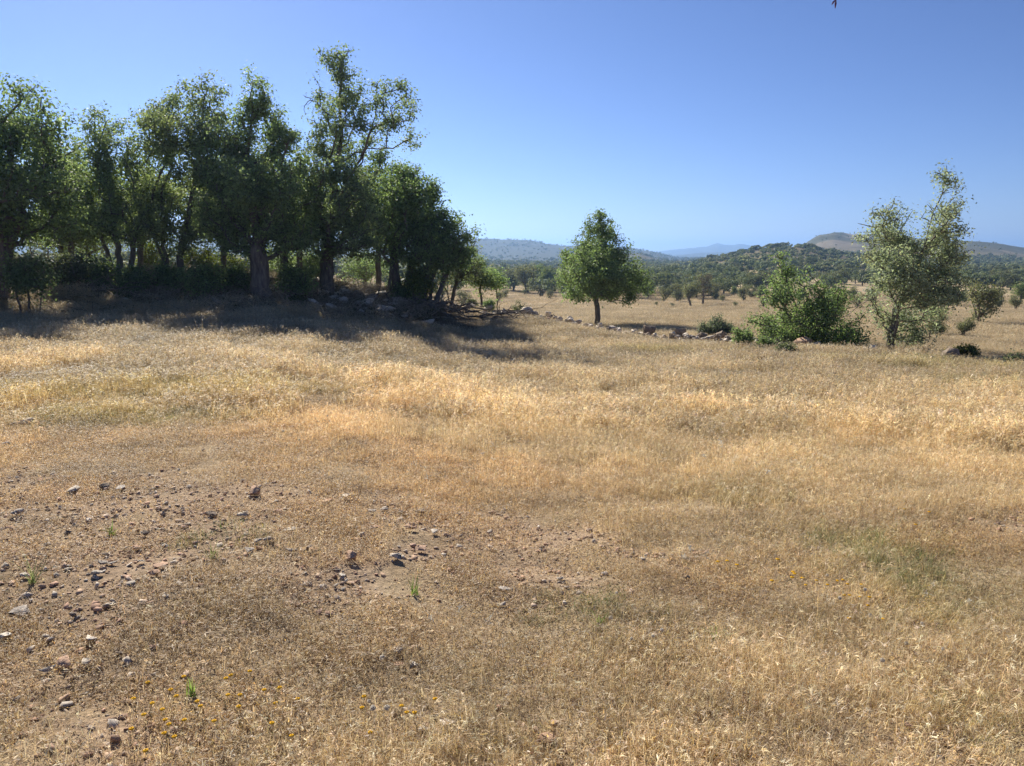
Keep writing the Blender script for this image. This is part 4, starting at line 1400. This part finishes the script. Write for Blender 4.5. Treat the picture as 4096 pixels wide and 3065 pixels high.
MID = [  # px, base py, height px, kind, label
    (513, 291, 20, 'grey', 'grey-green tree with a short trunk, just right of the left group'),
    (528, 293, 26, 'grey', 'taller grey-green forked tree at the far side of the field, left of the lone oak'),
    (548, 292, 22, 'green', 'dark green tree close behind the left side of the lone oak'),
    (540, 288, 20, 'bright', 'light green tree between the forked grey tree and the lone oak'),
    (563, 298, 20, 'green', 'dark tree hidden behind the left edge of the lone oak'),
    (498, 288, 18, 'green', 'green tree showing above the yellow-green sapling'),
    (648, 300, 14, 'bright', 'small light green tree against the right edge of the lone oak'),
    (664, 302, 14, 'grey', 'grey-blue shrub tree right of the light green one'),
    (677, 301, 16, 'grey', 'grey shrub tree in front of the wooded slope, left of the upright one'),
    (691, 306, 23, 'grey', 'narrow upright grey-green tree at the field edge'),
    (703, 305, 27, 'bare', 'half bare brown tree with a thick dark trunk at the field edge'),
    (716, 300, 16, 'grey', 'low spreading grey tree right of the half bare tree'),
    (733, 296, 10, 'green', 'small dark round tree in the gap of the far field'),
    (743, 301, 14, 'grey', 'grey two-stemmed shrub tree in the far field gap'),
    (751, 298, 12, 'grey', 'small grey tree right of the two-stemmed shrub tree'),
    (760, 299, 14, 'green', 'dark rounded tree above the far field, left of the thorny shrub'),
    (765, 308, 10, 'bush', 'loose grey bush at the edge of the far field'),
    (783, 308, 18, 'green', 'green tree half behind the top of the thorny shrub'),
    (799, 306, 16, 'bright', 'light green tree behind the middle of the thorny shrub'),
    (827, 304, 14, 'green', 'dark green tree behind the right half of the thorny shrub'),
    (855, 309, 12, 'bush', 'dark yellowish bush left of the leaning tree trunk'),
    (851, 302, 14, 'grey', 'grey tree between the thorny shrub and the leaning tree'),
    (873, 304, 16, 'grey', 'grey tree seen through the leaning tree branches'),
    (946, 307, 20, 'grey', 'spreading grey tree right behind the leaning tree'),
    (957, 307, 20, 'green', 'dark tree touching the spreading grey tree on its right'),
    (980, 324, 41, 'grey', 'grey-green multi-stemmed small tree in the right field'),
    (999, 308, 17, 'grey', 'small upright pale tree right of the multi-stemmed one'),
    (1015, 311, 14, 'grey', 'crooked little pale tree near the right edge'),
    (1020, 305, 20, 'green', 'dark tree cut by the right edge at the far side of the field'),
    (934, 336, 27, 'grey', 'grey leafy shrub standing just right of the leaning tree trunk'),
    (964, 338, 20, 'grey', 'bent grey shrub with a one-sided top in the right field'),
    (735, 307, 5, 'bush', 'tiny dark bush alone in the far field'),
    (656, 306, 4, 'bush', 'low flat bush right of the lone oak, first of two'),
    (672, 307, 4, 'bush', 'low flat bush right of the lone oak, second of two'),
    (500, 302, 9, 'bush', 'grey bush left of the sparse grey-green shrub, lower one'),
    (506, 298, 8, 'bush', 'grey bush left of the sparse grey-green shrub, upper one'),
    (524, 295, 5, 'bush', 'low grey scrub in front of the grey-green forked tree'),
    (541, 297, 7, 'bush', 'low grey scrub left of the lone oak crown'),
    (550, 299, 8, 'bush', 'grey scrub under the left edge of the lone oak crown'),
    (610, 303, 8, 'bush', 'grey scrub seen under the lone oak crown'),
    (722, 302, 6, 'bush', 'small round green bush right of the half bare tree'),
    (345, 292, 12, 'grey', 'pale shrub in the bright gap right of the tallest oak'),
    (375, 297, 12, 'bush', 'grey bush in the bright gap behind the dead stumps'),
    (320, 282, 14, 'green', 'green tree far behind the gap at the tallest oak'),
    (390, 286, 16, 'bright', 'light green tree far behind the cut trunk'),
    (408, 300, 14, 'bush', 'grey bush behind the pile of dead branches'),
    (440, 303, 16, 'grey', 'grey shrub tree behind the two slim pale trunks'),
    (462, 306, 14, 'bush', 'grey bush behind the scrubby grey-twigged tree'),
]
for i, (px, py, hp, kd, lb) in enumerate(MID):
    p = ground_at(px, py, 20, 420)
    if py < 300 and px < 480:
        p = at_depth(px, 70)
    D = p[1]
    h = hp / F * D
    lm, cm = MIDV[kd][i % len(MIDV[kd])]
    base_h = {'green': 4, 'grey': 3.2, 'bare': 4, 'bright': 3, 'bush': 1.3}[kd]
    s = 1.22 * h / base_h
    root = link('far_bush' if kd == 'bush' else 'far_tree', None, loc=(p[0], p[1], p[2] - .05), rot=(0, 0, rng.uniform(0, 6.3)), scale=(s * rng.uniform(.85, 1.05), s * rng.uniform(.85, 1.05), s))
    tag(root, lb, 'bush' if kd == 'bush' else 'tree', 'trees and bushes around the far field')
    link('trunk', lm, root)
    link('crown', cm, root)

# low polygon trees for the wooded valley and hills
def small_tree(seed, h, w, nc, leafn, size, pal, mat):
    r = np.random.default_rng(seed)
    B = Build()
    # stubby trunk
    K = 4
    th = np.arange(K) * 2 * np.pi / K
    V = []
    for z, q in ((-.3, .16), (h * .5, .08)):
        V.append(np.stack([np.cos(th) * q, np.sin(th) * q, np.full(K, z)], 1))
    V = np.concatenate(V)
    Fq = np.array([[k, (k + 1) % K, K + (k + 1) % K, K + k] for k in range(K)])
    B.add(V, Fq, (.09, .075, .06))
    cen = np.stack([r.normal(0, w * .22, nc), r.normal(0, w * .22, nc), np.clip(r.normal(.6, .18, nc), .25, .9) * h], 1)
    n = nc * leafn
    ci = np.repeat(np.arange(nc), leafn)
    off = r.normal(0, 1, (n, 3)); off /= np.linalg.norm(off, axis=1)[:, None]
    off *= r.uniform(.5, 1, (n, 1)) * np.array([w * .2, w * .2, h * .16])
    P = cen[ci] + off
    N = off / (w * .2) + np.array([0, 0, .5]) + r.normal(0, .35, (n, 3))
    col = pal[r.integers(0, len(pal), nc)][ci] * np.clip(r.normal(1, .2, (n, 1)), .5, 1.6)
    leaf_quads(B, P, N, size * r.uniform(.7, 1.3, n), col, .8, r)
    return B.mesh('hill_tree', mat)


HILLPAL = np.array([[.17, .22, .125], [.20, .25, .145], [.145, .185, .105], [.23, .265, .165]])
nearv = [small_tree(1000 + i, 4.0, 4.6, 16, 70, .34, HILLPAL if i < 4 else (GREYG * .62 + HILLPAL[[0, 1, 2, 3, 0]] * .2), M_leaf_far) for i in range(6)]
farv = [small_tree(1100 + i, 4.0, 4.8, 9, 26, .75, HILLPAL * .95, M_leaf_inst) for i in range(6)]

ORD = 'first second third fourth fifth sixth seventh eighth ninth tenth eleventh twelfth thirteenth fourteenth fifteenth sixteenth seventeenth eighteenth nineteenth twentieth'.split()
TENS = {2: 'twenty', 3: 'thirty', 4: 'forty', 5: 'fifty'}


def ordinal(i):
    i += 1
    if i <= 20: return ORD[i - 1]
    t, u = divmod(i, 10)
    return (TENS[t][:-1] + 'ieth') if u == 0 else TENS[t] + '-' + ORD[u - 1]


# candidate positions: wooded floor of the valley and the hills
cand = []


def woods(n, a0, a1, y0, y1, dens):
    a = rng.uniform(a0, a1, n); yy = np.sqrt(rng.uniform(y0 ** 2, y1 ** 2, n))
    xx = yy * a
    k = rng.uniform(0, 1, n) < dens(xx, yy)
    return xx[k], yy[k]


def near_dens(x, y):
    px = 512 + 778.6 * x / y
    edge = np.interp(px, [0, 300, 480, 560, 650, 700, 760, 830, 900, 960, 1024], [120, 120, 135, 128, 128, 118, 150, 150, 160, 175, 150])
    g = fbm(x / 28, y / 22, 41, 3)
    d = sstep(edge, edge * 1.12, y) * (0.25 + .75 * sstep(.38, .52, g))
    left_gap = sstep(60, 110, y)
    return np.where(px < 470, left_gap * .25, d)


x1, y1 = woods(3600, -.78, .78, 95, 330, near_dens)
x2, y2 = woods(10500, -.78, .78, 330, 760, lambda x, y: np.clip(np.where((y > 340) & (y < 600) & (x / y > .1), .75, .35) + 1.1 * (fbm(x / 40, y / 55, 43, 4) - .35) * 1.6, .12, 1) * np.where((y > 360) & (x / y > .10), .95, 1.0))
x3, y3 = woods(9000, -.78, .78, 760, 2300, lambda x, y: np.where(x / y > .3, .60, .85) * (.3 + sstep(.42, .6, fbm(x / 90, y / 90, 45, 4))))
X = np.concatenate([x1, x2, x3]); Y = np.concatenate([y1, y2, y3])
Z = height(X, Y)
size = rng.uniform(.55, 1.25, len(X)) * np.where(Y < 200, .9, .88)
size *= np.where((Y > 330) & (Y < 760), .8, 1.0)
size *= np.where(Y > 760, np.where(X / Y > .3, .52, 1.0), 1.0)
px, py = project(X, Y, Z)
order = np.argsort(-(size / Y) * ((px > 10) & (px < 1014)) * np.where(px < 470, .2, 1.0))
near_idx = order[:250]; rest = order[250:]
bands = [(480, 'beyond the left group'), (555, 'left of the lone oak'), (655, 'behind the lone oak'), (700, 'right of the lone oak'), (740, 'behind the bare tree'), (790, 'left of the thorny shrub'),
         (850, 'behind the thorny shrub'), (900, 'behind the leaning trunk'), (960, 'behind the leaning crown'), (5000, 'at the right edge')]
rowsd = [(135, 'front row'), (155, 'second row'), (180, 'third row'), (215, 'fourth row'), (9999, 'back row')]
bins = {}
for i in near_idx:
    v = int(rng.integers(0, 6))
    where = next(t for q, t in bands if px[i] < q)
    rowt = next(t for q, t in rowsd if Y[i] < q)
    bins.setdefault((v >= 4, where, rowt), []).append((px[i], i, v))
for (grey, where, rowt), lst in bins.items():
    for k, (_, i, v) in enumerate(sorted(lst)):
        s = size[i]
        o = link('hillside_tree', nearv[v], None, (X[i], Y[i], Z[i]), (0, 0, rng.uniform(0, 6.3)), (s * rng.uniform(.8, 1.2), s * rng.uniform(.8, 1.2), s * rng.uniform(.8, 1.1)))
        tag(o, '%s tree %s, %s from left in the %s' % ('grey-green' if grey else 'dark green', where, ordinal(k), rowt), 'tree', 'trees of the wooded valley')
n = len(rest)
s = size[rest]
fy = Y[rest]
tint = np.stack([rng.normal(1, .12, n)] * 3, 1) * np.where(rng.uniform(0, 1, (n, 1)) < .2, np.array([[1.5, 1.35, 1.4]]), 1.0)
scatter('distant_woods', np.stack([X[rest], Y[rest], Z[rest]], 1), np.stack([np.zeros(n), np.zeros(n), rng.uniform(0, 6.3, n)], 1),
        np.stack([s * rng.uniform(.9, 1.3, n), s * rng.uniform(.9, 1.3, n), s * rng.uniform(.8, 1.2, n)], 1), rng.integers(0, 6, n), tint, farv,
        'scattered dark trees covering the distant valley and hills', 'woods')


# =====================================================================
# dead wood
# =====================================================================
def stick(B, a, b, r, seed, sag=.1, branches=2):
    rr = np.random.default_rng(seed)
    a = np.array(a, float); b = np.array(b, float)
    L = np.linalg.norm(b - a)
    m = 7
    t = np.linspace(0, 1, m)[:, None]
    P = a + (b - a) * t + rr.normal(0, .03 * L, (m, 3)) + np.array([0, 0, 1]) * sag * L * np.sin(np.pi * t)
    d = np.gradient(P, axis=0); d /= np.linalg.norm(d, axis=1)[:, None]
    u = np.cross(d, [0.1, 0.2, 1.]); u /= np.linalg.norm(u, axis=1)[:, None]
    w = np.cross(d, u)
    K = 5
    th = np.arange(K) * 2 * np.pi / K
    R = r * (1 - .8 * t)
    V = P[:, None] + R[:, :, None] * (np.cos(th)[None, :, None] * u[:, None] + np.sin(th)[None, :, None] * w[:, None])
    q = np.array([[i * K + k, i * K + (k + 1) % K, (i + 1) * K + (k + 1) % K, (i + 1) * K + k] for i in range(m - 1) for k in range(K)])
    B.add(V.reshape(-1, 3), q, (1, 1, 1))
    for _ in range(branches):
        k = rr.integers(2, m - 1)
        dd = d[k] + rr.normal(0, .5, 3); dd[2] = abs(dd[2]) * .7
        stick(B, P[k], P[k] + dd * L * rr.uniform(.2, .45), r * .5, rr.integers(1e6), sag, branches - 1 if branches > 1 else 0)


# pile of dead branches: every branch is a part of the pile
pile = link('branch_pile', None, loc=tuple(at_depth(446, 29.2)))
tag(pile, 'pile of dead branches lying below the two slim pale trunks', 'branch pile')
for i in range(34):
    px_ = rng.uniform(405, 492)
    D = 29.4 + rng.normal(0, .7)
    a = at_depth(px_, D); a[2] += rng.uniform(0.0, .45) * np.interp(px_, [400, 440, 480], [.6, 1.3, .3])
    ang = rng.normal(-.35, .6); L = rng.uniform(.9, 2.2)
    b = a + np.array([math.cos(ang) * L, rng.normal(0, .4), 0]); b[2] = float(height(b[0], b[1])) + rng.uniform(0, .3)
    B = Build(); stick(B, a - np.array(pile.location), b - np.array(pile.location), rng.uniform(.02, .05), 2000 + i, .06, 2)
    link('branch', B.mesh('branch', M_deadwood), pile)

for i, (pxa, pya, pxb, pyb, D, hgt, rr_, lb) in enumerate([
    (561, 331, 552, 318, 36, .5, .035, 'dead forked branch lying in the shadow strip left of the lone oak'),
    (500, 325, 512, 318, 31, .3, .04, 'arched dead branch over the shaded wall stones'),
    (215, 337, 240, 322, 15.5, .12, .012, 'thin pale stick lying in the shaded grass below the left trees'),
    (90, 291, 150, 282, 26, .35, .03, 'long bare fallen branch on the bank at the left'),
    (100, 268, 120, 245, 27, .7, .03, 'bare dead branch rising from the bank at the left'),
    (376, 300, 380, 288, 28.4, .55, .06, 'short dead stump, left one of the two right of the tallest oak'),
    (388, 303, 387, 293, 28.4, .5, .05, 'short dead stump, right one of the two beside the cut trunk'),
    (350, 296, 352, 288, 28.4, .35, .04, 'tiny dead stump near the foot of the tallest oak'),
    (760, 362, 765, 372, 19.5, .25, .012, 'small brown dead twig in the grass below the bushes'),
    (620, 329, 632, 333, 34, .15, .02, 'low dead twigs on the ground right of the lone oak trunk'),
]):
    a = at_depth(pxa, D); b = at_depth(pxb, D - .6); b[2] += hgt
    B = Build(); stick(B, (0, 0, 0), b - a, rr_, 2100 + i, .08, 2)
    o = link('dead_stump' if 'stump' in lb else 'dead_branch', B.mesh('dead_branch', M_deadwood), None, tuple(a))
    tag(o, lb, 'stump' if 'stump' in lb else 'branch')

# brushwood litter over the bank (nobody could count it)
bits = []
for i in range(6):
    B = Build()
    for k in range(9):
        a = disc(1, .6)[0]; an = rng.uniform(0, 6.3); L = rng.uniform(.3, .9)
        stick(B, a + [0, 0, .03], a + [math.cos(an) * L, math.sin(an) * L, rng.uniform(.05, .45)], rng.uniform(.006, .016), int(rng.integers(1e6)), .1, 1)
    nl = 120
    leaf_quads(B, disc(nl, .7) + np.abs(rng.normal(0, .06, (nl, 3))) * [0, 0, 1], rng.normal(0, .6, (nl, 3)) + [0, 0, 1], rng.uniform(.03, .09, nl), np.repeat([[.5, .55, .35]], nl, 0) * rng.uniform(.3, 1.3, (nl, 1)))
    bits.append(B.mesh('brushwood_piece_%02d' % i, rough_material('brush_%d' % i, (.42, .35, .25), (.24, .20, .14), 12, .3, .01, use_col=True, inst=True)))
n = 1300
x = rng.uniform(-26, -3, n); y = rng.normal(28.6, 2.2, n)
k = ~((x > -3) & (y > 31)); x, y = x[k], y[k]; n = len(x)
scatter('brushwood', np.stack([x, y, height(x, y)], 1), np.stack([rng.normal(0, .1, n), rng.normal(0, .1, n), rng.uniform(0, 6.3, n)], 1),
        np.repeat(rng.uniform(.5, 1.2, n)[:, None], 3, 1), rng.integers(0, 6, n), rng.uniform(.6, 1.2, (n, 1)) * np.ones((n, 3)), bits,
        'tangled twigs and dead leaves over the shaded bank', 'brushwood')


# =====================================================================
# flowers, dry stalks
# =====================================================================
def flower_parts(seed, h=.14):
    r = np.random.default_rng(seed)
    B = Build(); stick(B, (0, 0, 0), (r.normal(0, .02), r.normal(0, .02), h), .0022, seed, .02, 0)
    stem = B.mesh('stem', M_stem)
    tip = np.concatenate(B.v)[-5:].mean(0)
    # domed button head
    K = 9
    th = np.arange(K) * 2 * np.pi / K
    rings = [(.0, .0035), (.4, .0105), (1.1, .012), (1.8, .009), (2.3, .003)]
    V = []
    for a, q in rings:
        V.append(np.stack([np.cos(th) * q, np.sin(th) * q, np.full(K, a * .006)], 1))
    V = np.concatenate(V)
    V = V * (1 + r.normal(0, .04, (len(V), 1)))
    q = np.array([[i * K + k, i * K + (k + 1) % K, (i + 1) * K + (k + 1) % K, (i + 1) * K + k] for i in range(4) for k in range(K)])
    V += tip
    return stem, new_mesh('flower_head', V, q, M_yellow, smooth=True)


FL = [flower_parts(3000 + i) for i in range(5)]
flower_sets = [
    ('golden button flower in the lower left patch', 'yellow button flowers at the lower left',
     [(187, 683), (221, 682), (235, 680), (249, 675), (152, 687), (174, 694), (136, 705), (150, 712), (195, 707), (225, 701), (240, 699), (257, 697), (273, 693), (295, 704), (169, 708), (144, 724), (160, 742), (177, 727), (292, 741), (271, 729), (182, 745), (148, 757),
      (205, 715), (240, 715), (265, 712), (217, 726), (130, 735), (165, 733), (155, 719), (172, 722)]),
    ('small yellow flower left of the round white stone', 'yellow button flowers at the lower middle',
     [(366, 704), (369, 711), (370, 738), (405, 717), (416, 721), (430, 702), (395, 714)]),
    ('small yellow flower beside the green tangle', 'yellow button flowers at the right',
     [(722, 564), (732, 563), (738, 565), (778, 561), (783, 577), (792, 573), (800, 574), (806, 587), (818, 583), (826, 587), (835, 582), (844, 584), (846, 585), (860, 585), (848, 596), (850, 596), (859, 599), (869, 601), (868, 607), (849, 620), (889, 622), (797, 577), (770, 578),
      (905, 510), (924, 511), (916, 525)]),
]
for lb, gp, pts in flower_sets:
    for fi, (px_, py_) in enumerate(sorted(pts)):
        st, hd = FL[int(rng.integers(0, 5))]
        # the head shows at (px, py): stand the stem on the ground a little nearer
        p = ground_at(px_, py_ + 10)
        D = p[1]
        dx, dz = ray(px_, py_)
        p[0] = float(dx) * D
        p[2] = float(height(p[0], D))
        want = CAMZ + float(dz) * D - p[2]
        s = max(.45, want / .145)
        k = .8 if D < 4 else 1.0
        root = link('yellow_flower', None, None, tuple(p), (0, 0, rng.uniform(0, 6.3)), (k, k, s))
        tag(root, lb + ', %s from the left' % ordinal(fi), 'flower', gp)
        link('stem', st, root); h_ = link('flower_head', hd, root)

# tall dry stalks and pale seed heads through the grass
stk = []
M_stalk = leaf_material('dry_stalk', .45, True, .6, .2, (1, 1, .9))
for i in range(6):
    B = Build()
    n = 3
    L = rng.uniform(.35, .6, n)
    P = ribbons(B, disc(n, .06), rng.uniform(0, 6.3, n), rng.uniform(.05, .4, n), rng.normal(.25, .25, n), L, np.full(n, .0035), 5, pick(STRAW, n) * 1.05, taper=.3)
    tip = P[:, -1]
    m = 9
    ribbons(B, np.repeat(tip, m, 0) + rng.normal(0, .01, (n * m, 3)), rng.uniform(0, 6.3, n * m), rng.uniform(.2, 1.6, n * m), rng.normal(0, .3, n * m), rng.uniform(.015, .035, n * m), rng.uniform(.004, .007, n * m), 1, np.full((n * m, 3), .62) * [1, .95, .85] * (1.0 if i % 2 else .7), taper=.4)
    stk.append(B.mesh('stalk_piece_%02d' % i, M_stalk))
x, y, r = wedge(.9, 2.5, 28)
dens = .25 + .9 * sstep(13, 16, y) * sstep(-.15, -.3, x / y)
k = rng.uniform(0, 1, len(x)) < dens; x, y = x[k], y[k]; n = len(x)
scatter('dry_stalks', np.stack([x, y, height(x, y)], 1), np.stack([rng.normal(0, .1, n), rng.normal(0, .1, n), rng.uniform(0, 6.3, n)], 1),
        np.repeat(rng.uniform(.45, 1.1, n)[:, None], 3, 1), rng.integers(0, 6, n), np.ones((n, 3)), stk, 'scattered pale dry flower stalks standing above the grass', 'stalks')

# fluffy white seed heads
B = Build()
nf = 60
d = rng.normal(0, 1, (nf, 3)); d /= np.linalg.norm(d, axis=1)[:, None]
leaf_quads(B, d * .008, d + rng.normal(0, .3, (nf, 3)), np.full(nf, .010), np.tile([[.74, .68, .60]], (nf, 1)), .8)
fluff = B.mesh('fluff_piece_00', M_stalk)
fp = [(136, 345), (129, 344), (350, 423), (356, 422), (328, 428), (330, 432), (631, 656), (652, 664), (661, 657), (616, 609), (826, 588), (863, 612), (838, 621), (869, 628), (880, 686), (370, 729), (388, 738), (374, 741), (383, 686), (490, 445), (610, 640), (645, 568), (920, 640), (905, 655), (940, 675),
      (300, 430), (318, 425), (284, 441), (300, 452), (1000, 395), (1010, 402), (985, 388), (960, 395), (915, 400)] + [(rng.uniform(0, 160), rng.uniform(333, 352)) for _ in range(150)] + [(rng.uniform(100, 260), rng.uniform(325, 345)) for _ in range(40)] + [(rng.uniform(850, 1020), rng.uniform(380, 440)) for _ in range(40)]
pp = np.array([ground_at(a, b + 3) for a, b in fp])
pp[:, 2] += rng.uniform(.07, .16, len(pp))
n = len(pp)
scatter('seed_heads', pp, rng.uniform(0, 6, (n, 3)), np.repeat((rng.uniform(.7, 1.1, n) * np.where(pp[:, 1] > 9, 1.6, 1))[:, None], 3, 1), np.zeros(n, int), np.ones((n, 3)), [fluff], 'small fluffy white seed heads caught in the dry grass', 'seed heads')

# green sprouts
for px_, py_, s, lb in [(113, 527, 1.0, 'bright green leafy sprout on the bare soil at the left'), (192, 688, .9, 'bright green sprout among the lower left yellow flowers'), (415, 587, 1.0, 'green tuft of narrow leaves below the stony patch'),
                        (716, 632, .9, 'fresh green sprig in the grass right of centre'), (600, 618, .8, 'small green tuft near the middle of the field'), (32, 575, 1.8, 'grey-green feathery weed near the left edge'), (214, 550, 1.2, 'pale green spreading weed on the left of the patch')]:
    B = Build()
    n = 16
    ribbons(B, disc(n, .02), rng.uniform(0, 6.3, n), rng.uniform(.1, .8, n), rng.normal(.4, .3, n), rng.uniform(.05, .12, n) * s, np.full(n, .008), 4, pick(np.array([[.20, .29, .09], [.25, .33, .11], [.17, .23, .09]]) if 'feathery' not in lb and 'pale' not in lb else np.array([[.28, .31, .17], [.22, .27, .13]]), n), taper=.9)
    p = ground_at(px_, py_ + 8)
    o = link('green_sprout', B.mesh('green_sprout', M_leaf), None, tuple(p))
    tag(o, lb, 'weed')

# thin twig hanging into the top of the view from a bough above the camera
q0 = np.array(P2((1804, 18), 2.6)); q1 = np.array(P2((1808, -20), 2.6)); q2 = q1 + [.05, -.3, .5]; q3 = q2 + [.3, -1.2, .55]
B = Build()
def tube(B, P, R, K=5):
    P = np.array(P, float); R = np.array(R, float)[:, None]
    d = np.gradient(P, axis=0); d /= np.linalg.norm(d, axis=1)[:, None]
    u = np.cross(d, [0.1, 1., .2]); u /= np.linalg.norm(u, axis=1)[:, None]
    w = np.cross(d, u); th = np.arange(K) * 2 * np.pi / K
    V = P[:, None] + R[:, :, None] * (np.cos(th)[None, :, None] * u[:, None] + np.sin(th)[None, :, None] * w[:, None])
    m = len(P)
    q = np.array([[i * K + k, i * K + (k + 1) % K, (i + 1) * K + (k + 1) % K, (i + 1) * K + k] for i in range(m - 1) for k in range(K)])
    B.add(V.reshape(-1, 3), q, (1, 1, 1))
o0 = np.array([q0[0], q0[1], q0[2]])
tube(B, np.array([q0, q0 * .75 + q1 * .25, q0 * .55 + q1 * .45, q0 * .4 + q1 * .6, q1, q2, q3]) - o0, [.001, .0035, .0012, .0035, .0015, .004, .012])
tube(B, np.array([q0 * .5 + q1 * .5, q0 * .65 + q1 * .35 + [-.008, 0, 0], q0 * .8 + q1 * .2 + [-.012, 0, 0.0]]) - o0, [.002, .003, .0008])
tag(link('hanging_twig', B.mesh('hanging_twig', M_twig), None, tuple(o0)), 'thin purplish twig tip hanging into the sky at the top', 'twig')

# =====================================================================
# the air
# =====================================================================
hz = bpy.data.materials.new('haze_air'); hz.use_nodes = True
nt = hz.node_tree; nt.nodes.clear()
out = nt.nodes.new('ShaderNodeOutputMaterial')
pv = nt.nodes.new('ShaderNodeVolumePrincipled')
pv.inputs['Color'].default_value = (0.34, 0.58, 1.0, 1)
pv.inputs['Density'].default_value = 0.00026
pv.inputs['Anisotropy'].default_value = 0.45
nt.links.new(pv.outputs[0], out.inputs['Volume'])
H_ = 9300.0
zlo, zhi = -22.0, 150.0
v = np.array([[sx * H_, sy * H_, z] for z in (zlo, zhi) for sx, sy in ((-1, -1), (1, -1), (1, 1), (-1, 1))])
f = np.array([[0, 3, 2, 1], [4, 5, 6, 7], [0, 1, 5, 4], [1, 2, 6, 5], [2, 3, 7, 6], [3, 0, 4, 7]])
tag(link('haze', new_mesh('haze', v, f, hz)), 'pale bluish haze filling the air over the valley', 'haze', kind='stuff')
print('tris', sum(len(o.data.loops) for o in SC.objects if o.type == 'MESH'))
